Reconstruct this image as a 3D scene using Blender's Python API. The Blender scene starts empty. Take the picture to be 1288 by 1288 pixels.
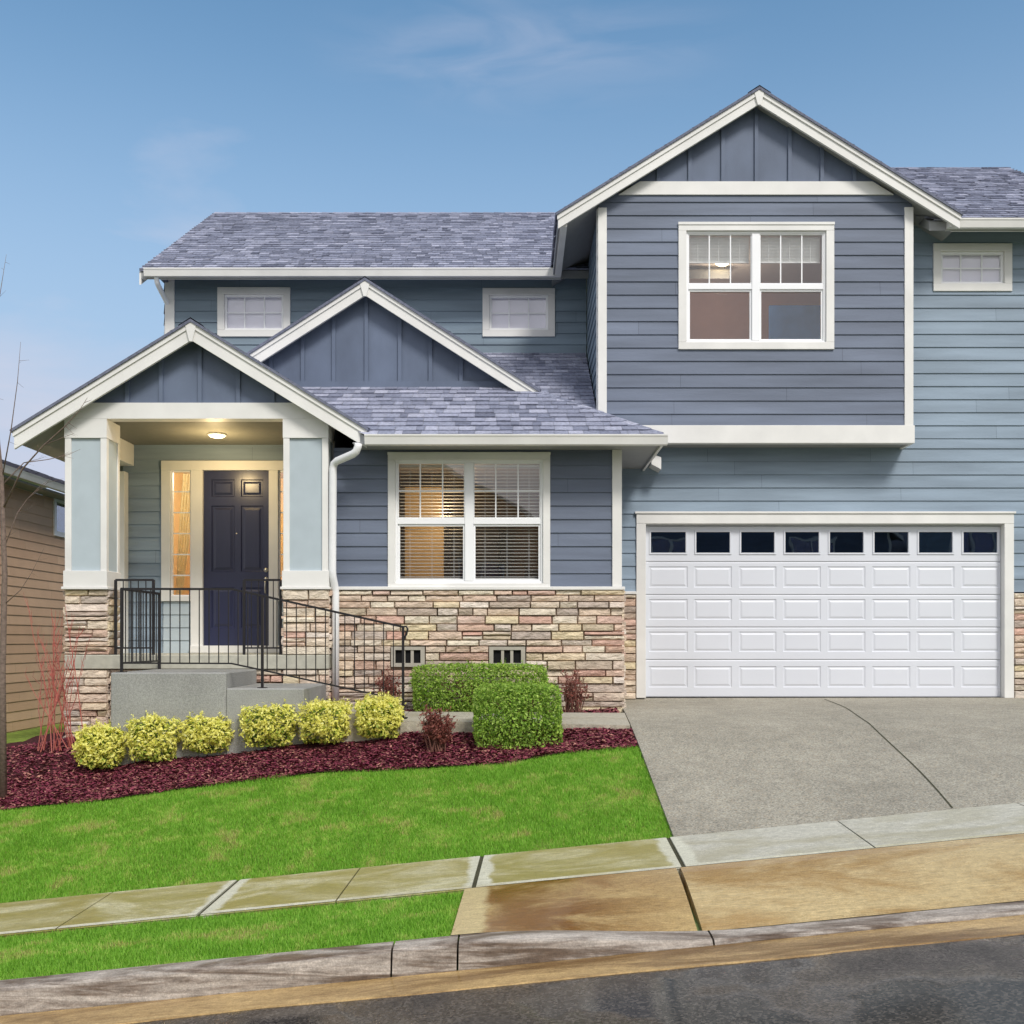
import bpy, math, random
import numpy as np
from math import sin, cos, pi, radians, sqrt
from mathutils import Vector, noise as mnoise

random.seed(7)
RNG = np.random.default_rng(7)
S = bpy.context.scene
COL = S.collection

# ---------------------------------------------------------------- measuring
F = 1290.0
def X(px, Y): return (px - 650.0) * Y / F
def Z(py, Y): return (805.0 - py) * Y / F

# ---------------------------------------------------------------- mesh builder
class MB:
    def __init__(s): s.v = []; s.f = []; s.r = []; s.m = []
    def face(s, pts, r=0.5, m=0):
        n = len(s.v); s.v += [tuple(p) for p in pts]
        s.f.append(tuple(range(n, n + len(pts)))); s.r.append(r); s.m.append(m)
    def mesh(s, vs, fs, r=0.5, m=0):
        n = len(s.v); s.v += [tuple(p) for p in vs]
        for f in fs: s.f.append(tuple(n + i for i in f)); s.r.append(r); s.m.append(m)
    def box(s, x0, x1, y0, y1, z0, z1, r=0.5, m=0, bev=0.0):
        if x0 > x1: x0, x1 = x1, x0
        if y0 > y1: y0, y1 = y1, y0
        if z0 > z1: z0, z1 = z1, z0
        if bev <= 0 or min(x1-x0, y1-y0, z1-z0) < 2.2*bev:
            vs = [(x0,y0,z0),(x1,y0,z0),(x1,y1,z0),(x0,y1,z0),(x0,y0,z1),(x1,y0,z1),(x1,y1,z1),(x0,y1,z1)]
            s.mesh(vs, [(0,3,2,1),(4,5,6,7),(0,1,5,4),(1,2,6,5),(2,3,7,6),(3,0,4,7)], r, m)
            return
        b = bev; vs = []; idx = {}
        for i, xs in enumerate((x0, x1)):
            for j, ys in enumerate((y0, y1)):
                for k, zs in enumerate((z0, z1)):
                    sx, sy, sz = (1, -1)[i], (1, -1)[j], (1, -1)[k]
                    idx[i,j,k,0] = len(vs); vs.append((xs, ys+sy*b, zs+sz*b))
                    idx[i,j,k,1] = len(vs); vs.append((xs+sx*b, ys, zs+sz*b))
                    idx[i,j,k,2] = len(vs); vs.append((xs+sx*b, ys+sy*b, zs))
        fs = []
        q = lambda *a: fs.append(tuple(idx[t] for t in a))
        for i in (0, 1):
            q((i,0,0,0),(i,1,0,0),(i,1,1,0),(i,0,1,0)); q((0,i,0,1),(1,i,0,1),(1,i,1,1),(0,i,1,1)); q((0,0,i,2),(1,0,i,2),(1,1,i,2),(0,1,i,2))
            for j in (0, 1):
                q((i,j,0,0),(i,j,1,0),(i,j,1,1),(i,j,0,1))
                q((i,0,j,0),(i,1,j,0),(i,1,j,2),(i,0,j,2))
                q((0,i,j,1),(1,i,j,1),(1,i,j,2),(0,i,j,2))
                for k in (0, 1): q((i,j,k,0),(i,j,k,1),(i,j,k,2))
        s.mesh(vs, fs, r, m)
    def prism(s, poly, axis, a0, a1, r=0.5, m=0):
        # poly: 2D points; axis 'x': (y,z) 'y': (x,z) 'z': (x,y)
        def P(p, a):
            return (a, p[0], p[1]) if axis == 'x' else (p[0], a, p[1]) if axis == 'y' else (p[0], p[1], a)
        n = len(poly)
        vs = [P(p, a0) for p in poly] + [P(p, a1) for p in poly]
        fs = [tuple(range(n)), tuple(range(2*n-1, n-1, -1))] + [(i, (i+1) % n, n + (i+1) % n, n + i) for i in range(n)]
        s.mesh(vs, fs, r, m)
    def tube(s, pts, rad, n=8, r=0.5, m=0, square=False, cap=True):
        pts = [Vector(p) for p in pts]; k = len(pts)
        rads = rad if isinstance(rad, (list, tuple)) else [rad]*k
        vs = []; u = None
        for i, p in enumerate(pts):
            t = (pts[min(i+1,k-1)] - pts[max(i-1,0)]).normalized()
            if u is None:
                ref = Vector((0,0,1)) if abs(t.z) < .9 else Vector((1,0,0))
                u = t.cross(ref).normalized()
            else:
                u = (u - t*u.dot(t)).normalized()
            w = t.cross(u)
            for j in range(n):
                a = 2*pi*(j + (.5 if square else 0))/n
                vs.append(p + (u*cos(a) + w*sin(a))*rads[i])
        fs = [(i*n+j, i*n+(j+1) % n, (i+1)*n+(j+1) % n, (i+1)*n+j) for i in range(k-1) for j in range(n)]
        if cap: fs += [tuple(range(n-1,-1,-1)), tuple((k-1)*n+j for j in range(n))]
        s.mesh(vs, fs, r, m)
    def disc(s, c, rad, n=24, z_up=True, r=0.5, m=0):
        s.face([(c[0]+rad*cos(2*pi*i/n), c[1]+rad*sin(2*pi*i/n), c[2]) for i in range(n)], r, m)
    def lathe(s, prof, c, n=24, r=0.5, m=0, axis='z'):
        vs = []
        for (rr, h) in prof:
            for j in range(n):
                a = 2*pi*j/n
                if axis == 'z': vs.append((c[0]+rr*cos(a), c[1]+rr*sin(a), c[2]+h))
                else: vs.append((c[0]+rr*cos(a), c[1]+h, c[2]+rr*sin(a)))
        k = len(prof)
        fs = [(i*n+j, i*n+(j+1)%n, (i+1)*n+(j+1)%n, (i+1)*n+j) for i in range(k-1) for j in range(n)]
        s.mesh(vs, fs, r, m)
    def build(s, name, mats, parent=None, smooth=False):
        off = Vector((0,0,0))
        if parent is not None: off = OFF[parent.name]
        me = bpy.data.meshes.new(name)
        me.from_pydata([(a-off.x, b-off.y, c-off.z) for a, b, c in s.v], [], s.f)
        if not isinstance(mats, (list, tuple)): mats = [mats]
        for mt in mats: me.materials.append(mt)
        if any(s.m): me.polygons.foreach_set('material_index', s.m)
        at = me.attributes.new('rnd', 'FLOAT', 'FACE'); at.data.foreach_set('value', s.r)
        if smooth: me.polygons.foreach_set('use_smooth', [True]*len(s.f))
        me.update()
        o = bpy.data.objects.new(name, me); COL.objects.link(o)
        if parent is not None: o.parent = parent
        OFF[o.name] = off
        return o
OFF = {}
def rehome(o, loc):
    """move a top-level mesh's origin to its base"""
    loc = Vector(loc)
    o.data.transform(__import__('mathutils').Matrix.Translation(-loc)); o.location = loc
    OFF[o.name] = loc
    return o
def thing(name, label, cat, loc, group=None):
    o = bpy.data.objects.new(name, None); COL.objects.link(o); o.location = loc
    o.empty_display_size = .3
    OFF[o.name] = Vector(loc)
    tag(o, label, cat, group)
    return o
def tag(o, label=None, cat=None, group=None, kind=None):
    if label: o['label'] = label
    if cat: o['category'] = cat
    if group: o['group'] = group
    if kind: o['kind'] = kind
    return o

def clip2(poly, clip):
    """Sutherland-Hodgman; clip is convex CCW"""
    out = list(poly)
    for i in range(len(clip)):
        ax, ay = clip[i]; bx, by = clip[(i+1) % len(clip)]
        inp = out; out = []
        if not inp: break
        side = lambda p: (bx-ax)*(p[1]-ay) - (by-ay)*(p[0]-ax)
        for j in range(len(inp)):
            p, q = inp[j], inp[(j+1) % len(inp)]
            sp, sq = side(p), side(q)
            if sp >= 0: out.append(p)
            if (sp >= 0) != (sq >= 0):
                t = sp/(sp-sq); out.append((p[0]+t*(q[0]-p[0]), p[1]+t*(q[1]-p[1])))
    return out

# ---------------------------------------------------------------- materials
def srgb(r, g, b):
    f = lambda c: (c/12.92 if c <= .04045 else ((c+.055)/1.055)**2.4)
    return (f(r/255), f(g/255), f(b/255), 1)
def mat(name, stops, rough=.6, attr=False, amp=.12, scale=9, big=.0, bigscale=.7, bump=0, bscale=40, spec=.3,
        stretch=(1,1,1), metallic=0, attramp=None, bump2=0, bscale2=300, rough_var=0, coat=0):
    """stops: list of rgba (constant bands driven by the per-piece random value) or one rgba"""
    m = bpy.data.materials.new(name); m.use_nodes = True
    nt = m.node_tree; N = nt.nodes; L = nt.links
    b = N['Principled BSDF']
    b.inputs['Roughness'].default_value = rough
    b.inputs['Specular IOR Level'].default_value = spec
    b.inputs['Metallic'].default_value = metallic
    if coat: b.inputs['Coat Weight'].default_value = coat; b.inputs['Coat Roughness'].default_value = .12
    tc = N.new('ShaderNodeTexCoord'); mp = N.new('ShaderNodeMapping'); mp.inputs['Scale'].default_value = stretch
    L.new(tc.outputs['Object'], mp.inputs[0])
    if attr:
        at = N.new('ShaderNodeAttribute'); at.attribute_name = 'rnd'
        rp = N.new('ShaderNodeValToRGB'); e = rp.color_ramp.elements
        while len(e) < len(stops): e.new(.5)
        for i, c in enumerate(stops):
            e[i].position = i/max(1, len(stops)-1); e[i].color = c
        L.new(at.outputs['Fac'], rp.inputs[0]); colout = rp.outputs[0]
    else:
        rgb = N.new('ShaderNodeRGB'); rgb.outputs[0].default_value = stops; colout = rgb.outputs[0]
    def vary(colout, sc, am, det=6):
        nz = N.new('ShaderNodeTexNoise'); nz.inputs['Scale'].default_value = sc; nz.inputs['Detail'].default_value = det
        L.new(mp.outputs[0], nz.inputs['Vector'])
        mr = N.new('ShaderNodeMapRange'); mr.inputs[1].default_value = .3; mr.inputs[2].default_value = .7
        mr.inputs[3].default_value = 1-am; mr.inputs[4].default_value = 1+am
        L.new(nz.outputs[0], mr.inputs[0])
        hs = N.new('ShaderNodeHueSaturation'); L.new(colout, hs.inputs['Color']); L.new(mr.outputs[0], hs.inputs['Value'])
        return hs.outputs[0], nz
    nz = None
    if amp: colout, nz = vary(colout, scale, amp)
    if big: colout, _ = vary(colout, bigscale, big, 4)
    L.new(colout, b.inputs['Base Color'])
    if rough_var and nz:
        mr = N.new('ShaderNodeMapRange'); mr.inputs[1].default_value=.3; mr.inputs[2].default_value=.7
        mr.inputs[3].default_value = max(0,rough-rough_var); mr.inputs[4].default_value = min(1,rough+rough_var)
        L.new(nz.outputs[0], mr.inputs[0]); L.new(mr.outputs[0], b.inputs['Roughness'])
    last = None
    for bs, sc in ((bump, bscale), (bump2, bscale2)):
        if not bs: continue
        n2 = N.new('ShaderNodeTexNoise'); n2.inputs['Scale'].default_value = sc; n2.inputs['Detail'].default_value = 5
        L.new(mp.outputs[0], n2.inputs['Vector'])
        bp = N.new('ShaderNodeBump'); bp.inputs['Strength'].default_value = bs; bp.inputs['Distance'].default_value = .02
        L.new(n2.outputs[0], bp.inputs['Height'])
        if last: L.new(last.outputs[0], bp.inputs['Normal'])
        last = bp
    if last: L.new(last.outputs[0], b.inputs['Normal'])
    m['h'] = 1
    return m

M = {}
M['white'] = mat('white_trim_paint', srgb(225,224,220), .5, amp=.05, scale=3, big=.05, bigscale=.8, bump=.05, bscale=60)
M['vinyl'] = mat('white_vinyl', srgb(240,241,242), .35, amp=.02, scale=3, spec=.45)
M['door_white'] = mat('garage_door_white', srgb(214,217,224), .42, amp=.025, scale=1.2, bump=.03, bscale=120, spec=.4)
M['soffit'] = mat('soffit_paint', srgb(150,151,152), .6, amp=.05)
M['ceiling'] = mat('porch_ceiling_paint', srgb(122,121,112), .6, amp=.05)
def siding(name, c, amp=.1):
    return mat(name, [tuple([k*.95 for k in c[:3]]+[1]), c, tuple([min(1,k*1.05) for k in c[:3]]+[1])], .55, attr=True, amp=amp*1.4, scale=2.2,
               stretch=(.35,1,3.5), big=.14, bigscale=.8, bump=.14, bscale=45, bump2=.06, bscale2=160, spec=.3)
M['side_dark'] = siding('slate_blue_lap_siding', srgb(105,114,131))
M['side_light'] = siding('grey_green_lap_siding', srgb(137,153,168))
M['side_mid'] = siding('steel_blue_lap_siding', srgb(121,137,149))
M['batten'] = mat('slate_board_and_batten', srgb(99,110,130), .55, amp=.12, scale=1.5, stretch=(1.5,1,.8), big=.12, bigscale=1.1, bump=.06, bscale=60)
M['panel'] = mat('pale_blue_column_panel', srgb(176,188,194), .55, amp=.05, scale=4)
M['sheath'] = mat('sheathing', srgb(60,66,74), .8, amp=.05)
M['shingle'] = mat('asphalt_shingle', [srgb(112,116,133), srgb(157,160,178), srgb(130,134,152), srgb(176,178,194), srgb(143,147,165), srgb(122,126,144)], .85,
                   attr=True, amp=.22, scale=26, big=.08, bigscale=.8, bump=.5, bscale=220, spec=.25)
M['shingle_edge'] = mat('shingle_edge', srgb(48,50,58), .9, amp=.15)
M['stone'] = mat('ledge_stone', [srgb(216,190,170), srgb(228,212,190), srgb(206,174,154), srgb(222,206,186), srgb(232,220,198), srgb(186,172,160),
                                 srgb(222,200,178), srgb(226,210,174), srgb(178,162,150), srgb(228,216,202), srgb(208,168,150)], .85, attr=True, amp=.17, scale=11,
                 stretch=(1,1,2.2), big=.08, bump=1.0, bscale=24, bump2=.5, bscale2=110, spec=.2)
M['mortar'] = mat('mortar_joint', srgb(128,112,100), .95, amp=.2)  # brown-grey mortar backing between the stones
M['concrete'] = mat('broom_concrete', srgb(150,150,146), .85, amp=.22, scale=90, big=.12, bigscale=2, bump=.35, bscale=140)
M['slabedge'] = mat('smooth_concrete', srgb(176,174,160), .8, amp=.10, scale=14, big=.08, bump=.15, bscale=60)
M['navy'] = mat('navy_door_paint', srgb(46,50,78), .28, amp=.06, scale=4, stretch=(4,1,.6), spec=.5, bump=.03, bscale=50)
M['iron'] = mat('black_iron', srgb(34,32,34), .45, amp=.1, spec=.4)
M['nickel'] = mat('satin_nickel', srgb(200,196,186), .3, amp=.03, metallic=.9)
M['ventgrey'] = mat('vent_cast_frame', srgb(170,164,152), .8, amp=.1)
M['black'] = mat('dark_void', srgb(18,18,20), .9, amp=.05)
M['blind'] = mat('white_blind', srgb(236,234,228), .5, amp=.02)
M['lace'] = mat('lilac_roller_blind', srgb(246,240,248), .8, amp=.04, scale=3)
M['curtain'] = None
M['room_tan'] = mat('warm_plaster', srgb(150,128,112), .9, amp=.04)
M['room_peach'] = mat('peach_plaster', srgb(196,150,132), .9, amp=.04)
M['room_orange'] = mat('orange_plaster', srgb(226,190,134), .9, amp=.04)
M['room_dark'] = mat('garage_plaster', srgb(58,72,112), .9, amp=.04)
M['room_white'] = mat('ceiling_plaster', srgb(214,204,196), .9, amp=.03)
M['wood'] = mat('oak_furniture', srgb(150,96,52), .5, amp=.15, scale=4, stretch=(1,1,8))
M['dkwood'] = mat('dark_furniture', srgb(70,58,52), .5, amp=.15, scale=4)
M['blue'] = mat('blue_panel', srgb(92,152,232), .8, amp=.15, scale=3)
M['neigh'] = mat('tan_lap_siding', [srgb(206,168,136), srgb(212,176,144), srgb(218,182,150)], .6, attr=True, amp=.05, scale=3, bump=.06, bscale=50)
M['bark'] = mat('bare_bark', srgb(120,104,94), .85, amp=.25, scale=30, bump=.4, bscale=60)
M['twigred'] = mat('red_twig_bark', [srgb(172,84,76), srgb(188,108,96), srgb(160,96,90)], .6, attr=True, amp=.15, scale=20)
M['twigbrown'] = mat('brown_twig', [srgb(104,70,62), srgb(132,92,80)], .8, attr=True, amp=.15)
def leafmat(name, stops, trans=.25, rough=.5):
    m = mat(name, stops, rough, attr=True, amp=.12, scale=40, spec=.3)
    nt = m.node_tree; N = nt.nodes; L = nt.links; b = N['Principled BSDF']
    out = [n for n in N if n.type == 'OUTPUT_MATERIAL'][0]
    tr = N.new('ShaderNodeBsdfTranslucent'); mx = N.new('ShaderNodeMixShader'); mx.inputs[0].default_value = trans
    L.new(b.inputs['Base Color'].links[0].from_socket, tr.inputs[0])
    L.new(b.outputs[0], mx.inputs[1]); L.new(tr.outputs[0], mx.inputs[2]); L.new(mx.outputs[0], out.inputs[0])
    return m
M['curtain'] = leafmat('cream_curtain', [srgb(238,222,176), srgb(240,226,180)], .5, .9)
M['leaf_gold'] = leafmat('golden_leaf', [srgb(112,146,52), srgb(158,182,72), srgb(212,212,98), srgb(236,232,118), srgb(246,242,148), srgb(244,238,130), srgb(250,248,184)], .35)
M['leaf_green'] = leafmat('box_leaf', [srgb(90,128,44), srgb(160,194,78), srgb(116,158,54), srgb(194,216,114), srgb(102,142,48), srgb(178,206,88), srgb(138,174,64)], .35)
M['leaf_red'] = leafmat('barberry_leaf', [srgb(120,62,58), srgb(150,92,82), srgb(134,74,66), srgb(166,112,96)])
M['grass'] = leafmat('lawn_blade', [srgb(112,164,50), srgb(148,200,68), srgb(126,182,54), srgb(172,212,92), srgb(190,202,106), srgb(192,188,118), srgb(178,158,110)], .45, .55)
M['soil'] = mat('turf_soil', srgb(122,142,58), .95, amp=.35, scale=14, big=.15, bigscale=1.2, bump=.5, bscale=60)
M['earth'] = mat('far_ground', srgb(104,120,70), .95, amp=.3, scale=1.5, bump=.3, bscale=20)
M['mulchbed'] = mat('dark_mulch', srgb(70,30,34), .95, amp=.4, scale=30, bump=.8, bscale=60)
M['mulch'] = mat('bark_mulch_chip', [srgb(92,34,52), srgb(138,58,78), srgb(112,44,64), srgb(156,86,92), srgb(80,30,44), srgb(126,50,70), srgb(184,132,116), srgb(108,42,58)], .85, attr=True, amp=.2, scale=30)
M['roofdark'] = mat('neighbour_shingle', [srgb(120,118,126), srgb(140,138,146), srgb(104,103,112)], .9, attr=True, amp=.2, scale=20)
M['dogfence'] = M['wood']

def speckle(name, base, spots, rough=.8, scale=130, wet=None):
    """exposed aggregate / worn concrete with optional wet stains"""
    m = mat(name, base, rough, amp=.10, scale=5, big=.10, bigscale=.9, bump=.35, bscale=120, spec=.3)
    nt = m.node_tree; N = nt.nodes; L = nt.links; b = N['Principled BSDF']
    src = b.inputs['Base Color'].links[0].from_socket
    tc = [n for n in N if n.type == 'TEX_COORD'][0]
    vo = N.new('ShaderNodeTexVoronoi'); vo.inputs['Scale'].default_value = scale; L.new(tc.outputs['Object'], vo.inputs['Vector'])
    sep = N.new('ShaderNodeSeparateColor'); L.new(vo.outputs['Color'], sep.inputs[0])
    rp = N.new('ShaderNodeValToRGB'); e = rp.color_ramp.elements
    while len(e) < len(spots): e.new(.5)
    for i, c in enumerate(spots): e[i].position = i/(len(spots)-1); e[i].color = c
    L.new(sep.outputs[0], rp.inputs[0])
    mx = N.new('ShaderNodeMix'); mx.data_type = 'RGBA'; mx.blend_type = 'MULTIPLY'; mx.inputs[0].default_value = .9
    L.new(src, mx.inputs[6]); L.new(rp.outputs[0], mx.inputs[7])
    L.new(mx.outputs[2], b.inputs['Base Color'])
    return m
g = lambda v: (v, v, v, 1)
M['drive'] = speckle('exposed_aggregate', srgb(152,147,133), [g(.55), g(1.0), g(1.45), g(.7), g(1.15), (1.18,1.04,.9,1)], .8, 84)

def stained(name, dry, stain, amount, sx=(.8,1.6,1), rough=(.75,.35), seed=0.0, detail=8, sc=1.3, broom=.20, bands=(), clean=None, ramp=None, bw=.075, bp=1.0):
    """concrete with broom streaks, blotchy stains and, beside some joints, trowelled bands that stay cleaner"""
    m = mat(name, dry, .7, amp=.12, scale=26, bump=.3*bp, bscale=70, bump2=.2*bp, bscale2=240)
    nt = m.node_tree; N = nt.nodes; L = nt.links; b = N['Principled BSDF']
    src = b.inputs['Base Color'].links[0].from_socket
    tc = [n for n in N if n.type == 'TEX_COORD'][0]
    def noise(scale, det, stretch, loc, dist=0, rg=.6):
        mp = N.new('ShaderNodeMapping'); mp.inputs['Scale'].default_value = stretch; mp.inputs['Location'].default_value = (loc, loc*1.7, 0)
        L.new(tc.outputs['Object'], mp.inputs[0])
        nz = N.new('ShaderNodeTexNoise'); nz.inputs['Scale'].default_value = scale; nz.inputs['Detail'].default_value = det; nz.inputs['Roughness'].default_value = rg; nz.inputs['Distortion'].default_value = dist
        L.new(mp.outputs[0], nz.inputs['Vector']); return nz.outputs[0]
    def mapr(sock, a, c, d=0, e=1):
        r = N.new('ShaderNodeMapRange'); r.interpolation_type = 'SMOOTHSTEP'; r.inputs[1].default_value = a; r.inputs[2].default_value = c; r.inputs[3].default_value = d; r.inputs[4].default_value = e
        L.new(sock, r.inputs[0]); return r.outputs[0]
    def math(op, a, c):
        q = N.new('ShaderNodeMath'); q.operation = op
        for k, v in enumerate((a, c)):
            if isinstance(v, (int, float)): q.inputs[k].default_value = v
            elif v is not None: L.new(v, q.inputs[k])
        return q.outputs[0]
    def mixc(f, a, c):
        x = N.new('ShaderNodeMix'); x.data_type = 'RGBA'; L.new(f, x.inputs[0]); L.new(a, x.inputs[6])
        if isinstance(c, tuple):
            rr = N.new('ShaderNodeRGB'); rr.outputs[0].default_value = c; c = rr.outputs[0]
        L.new(c, x.inputs[7]); return x.outputs[2]
    st = mapr(noise(sc, detail, sx, seed, .5, .66), .62-amount*.5, .90-amount*.5)
    sep = N.new('ShaderNodeSeparateXYZ'); L.new(tc.outputs['Object'], sep.inputs[0])
    edge = math('MULTIPLY', math('SUBTRACT', noise(5, 5, (1,1,1), seed+4), .5), .16)
    xx = math('ADD', sep.outputs[0], edge)
    if ramp: st = math('MULTIPLY', math('ADD', math('MULTIPLY', st, .75), .25), mapr(xx, ramp[0], ramp[1], 1, ramp[2]))
    col = mixc(st, src, stain)
    if bands:
        msk = None
        for bx in bands:
            d = math('ABSOLUTE', math('SUBTRACT', xx, bx), None); k = mapr(d, bw*.8, bw*1.5, .85, 0)
            msk = k if msk is None else math('MAXIMUM', msk, k)
        col = mixc(msk, col, clean); st = math('MULTIPLY', st, math('SUBTRACT', 1, msk))
    fine = mapr(noise(9, 4, (1.2, 16, 1), seed+2), .3, .7, 1-broom, 1+broom)
    hs = N.new('ShaderNodeHueSaturation'); L.new(col, hs.inputs['Color']); L.new(fine, hs.inputs['Value'])
    grit = mapr(noise(95, 3, (1,1,1), seed), .25, .75, 1-broom*.9, 1+broom*.9)
    h2 = N.new('ShaderNodeHueSaturation'); L.new(hs.outputs[0], h2.inputs['Color']); L.new(grit, h2.inputs['Value'])
    L.new(h2.outputs[0], b.inputs['Base Color'])
    L.new(mapr(st, 0, 1, rough[0], rough[1]), b.inputs['Roughness'])
    for q in [n for n in N if n.type == 'BUMP']: L.new(mapr(st, .2, .9, q.inputs['Strength'].default_value, .03), q.inputs['Strength'])
    return m
CLEAN = srgb(206,204,184)
M['walkc'] = stained('front_walk_concrete', srgb(172,166,150), srgb(144,134,110), .35)
M['side1'] = stained('mossy_sidewalk', srgb(190,184,148), srgb(152,142,84), .62, seed=3, bands=(-2.17,-.27,1.16), clean=CLEAN)
M['side2'] = stained('clean_sidewalk', srgb(190,187,172), srgb(166,160,134), .45, seed=5, bands=(1.19,), clean=CLEAN)
M['clean'] = stained('clean_cement_band', srgb(202,198,176), srgb(182,174,138), .4, seed=9)
M['apron'] = stained('wet_brown_apron', srgb(190,164,112), srgb(122,84,38), .66, rough=(.24,.05), bp=.35, seed=2, sc=1.8, bands=(-.30,), clean=srgb(204,186,140), ramp=(.25,1.15,.35), bw=.09)
M['apron2'] = stained('damp_tan_apron', srgb(190,168,122), srgb(158,126,76), .5, rough=(.28,.06), bp=.35, seed=12, sc=1.1)
M['curb'] = stained('weathered_curb', srgb(182,172,160), srgb(96,80,66), .55, sx=(.5,3,7), rough=(.7,.35), seed=7, sc=2.2, broom=.2)
M['gutterpan'] = stained('wet_gutter_pan', srgb(188,158,108), srgb(120,92,58), .5, sx=(.5,3,1), rough=(.24,.06), bp=.4, seed=4)
M['joint'] = mat('mossy_joint', srgb(72,70,52), .95, amp=.3, scale=20)
M['road'] = speckle('wet_asphalt', srgb(68,63,58), [g(.35), g(1.0), g(2.2), g(.6), g(1.2)], .5, 75)
def wet_road():
    m = M['road']; nt = m.node_tree; N = nt.nodes; L = nt.links; b = N['Principled BSDF']
    tc = [n for n in N if n.type == 'TEX_COORD'][0]
    nz = N.new('ShaderNodeTexNoise'); nz.inputs['Scale'].default_value = .9; nz.inputs['Detail'].default_value = 3
    L.new(tc.outputs['Object'], nz.inputs['Vector'])
    mr = N.new('ShaderNodeMapRange'); mr.inputs[1].default_value = .44; mr.inputs[2].default_value = .60; mr.inputs[3].default_value = .05; mr.inputs[4].default_value = .45
    L.new(nz.outputs[0], mr.inputs[0]); L.new(mr.outputs[0], b.inputs['Roughness'])
    b.inputs['Specular IOR Level'].default_value = .5
    for q in [n for n in N if n.type == 'BUMP']:
        s = N.new('ShaderNodeMapRange'); s.inputs[1].default_value = .42; s.inputs[2].default_value = .60; s.inputs[3].default_value = .02; s.inputs[4].default_value = .6
        L.new(nz.outputs[0], s.inputs[0]); L.new(s.outputs[0], q.inputs['Strength'])
wet_road()

def glassmat(name, tint=(.96,.97,.98,1), ior=1.5, boost=1.0):
    m = bpy.data.materials.new(name); m.use_nodes = True; nt = m.node_tree; N = nt.nodes; L = nt.links
    N.remove(N['Principled BSDF']); out = [n for n in N if n.type == 'OUTPUT_MATERIAL'][0]
    tr = N.new('ShaderNodeBsdfTransparent'); tr.inputs[0].default_value = tint
    gl = N.new('ShaderNodeBsdfGlossy'); gl.inputs['Roughness'].default_value = .01
    lw = N.new('ShaderNodeLayerWeight'); lw.inputs[0].default_value = .5
    pw = N.new('ShaderNodeMath'); pw.operation = 'POWER'; pw.inputs[1].default_value = 5; L.new(lw.outputs['Facing'], pw.inputs[0])
    fr = N.new('ShaderNodeMath'); fr.operation = 'MULTIPLY_ADD'; fr.inputs[1].default_value = .96; fr.inputs[2].default_value = .04; L.new(pw.outputs[0], fr.inputs[0])
    nz = N.new('ShaderNodeTexNoise'); nz.inputs['Scale'].default_value = 1.3
    tc = N.new('ShaderNodeTexCoord'); L.new(tc.outputs['Object'], nz.inputs['Vector'])
    bp = N.new('ShaderNodeBump'); bp.inputs['Strength'].default_value = .03; bp.inputs['Distance'].default_value = .1
    L.new(nz.outputs[0], bp.inputs['Height']); L.new(bp.outputs[0], gl.inputs['Normal'])
    mx = N.new('ShaderNodeMixShader')
    mu = N.new('ShaderNodeMath'); mu.operation = 'MULTIPLY'; mu.use_clamp = True; mu.inputs[1].default_value = boost
    L.new(fr.outputs[0], mu.inputs[0]); L.new(mu.outputs[0], mx.inputs[0])
    L.new(tr.outputs[0], mx.inputs[1]); L.new(gl.outputs[0], mx.inputs[2]); L.new(mx.outputs[0], out.inputs[0])
    return m
M['glass'] = glassmat('window_glass', boost=2.0)
M['glass_dark'] = glassmat('tinted_garage_glass', (.6,.7,.9,1), boost=3.5)
def emis(name, c, st):
    m = bpy.data.materials.new(name); m.use_nodes = True; b = m.node_tree.nodes['Principled BSDF']
    b.inputs['Base Color'].default_value = c; b.inputs['Emission Color'].default_value = c; b.inputs['Emission Strength'].default_value = st
    return m
M['lamp'] = emis('lit_lamp_glass', (1,.78,.45,1), 6)

# ---------------------------------------------------------------- pattern builders
def subtract(iv, holes):
    out = [iv]
    for a, b in holes:
        nxt = []
        for c, d in out:
            if b <= c or a >= d: nxt.append((c, d)); continue
            if c < a: nxt.append((c, a))
            if b < d: nxt.append((b, d))
        out = nxt
    return [(c, d) for c, d in out if d - c > 1e-4]
def sheet(mb, T, u0, u1, z0, z1, holes=(), out=0.0, r=.5, m=0):
    zs = sorted({z0, z1} | {min(max(h[k], z0), z1) for h in holes for k in (2, 3)})
    for a, b in zip(zs, zs[1:]):
        if b - a < 1e-5: continue
        zm = (a+b)/2
        for c, d in subtract((u0, u1), [(h[0], h[1]) for h in holes if h[2] < zm < h[3]]):
            mb.face([T(c,out,a), T(d,out,a), T(d,out,b), T(c,out,b)], r, m)
def lap(mb, T, u0, u1, z0, z1, holes=(), exp=.178, th=.018, m=0, zstart=None, blen=(2.2,3.8)):
    z = z0 if zstart is None else zstart
    while z < z1 - .004:
        za, zb = max(z, z0), min(z + exp, z1)
        tops = lambda zz: .003 + (th-.003)*(1-(zz-z)/exp)
        zs = sorted({za, zb} | {h[k] for h in holes for k in (2, 3) if za < h[k] < zb})
        u = u0 - random.uniform(0, 2.0); boards = []
        while u < u1:
            e = u + random.uniform(*blen); boards.append((max(u, u0), min(e, u1))); u = e
        for (ba, bb) in boards:
            if bb - ba < .02: continue
            r = random.random(); gap = .0012
            for a, b in zip(zs, zs[1:]):
                zm = (a+b)/2
                for c, d in subtract((ba+gap, bb-gap), [(h[0], h[1]) for h in holes if h[2] < zm < h[3]]):
                    mb.face([T(c,tops(a),a), T(d,tops(a),a), T(d,tops(b),b), T(c,tops(b),b)], r, m)
                    if a == za: mb.face([T(c,-.002,a), T(d,-.002,a), T(d,tops(a),a), T(c,tops(a),a)], r, m)
        z += exp
def TF(y):  return lambda u, o, z: (u, y - o, z)             # front wall facing the street
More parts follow.
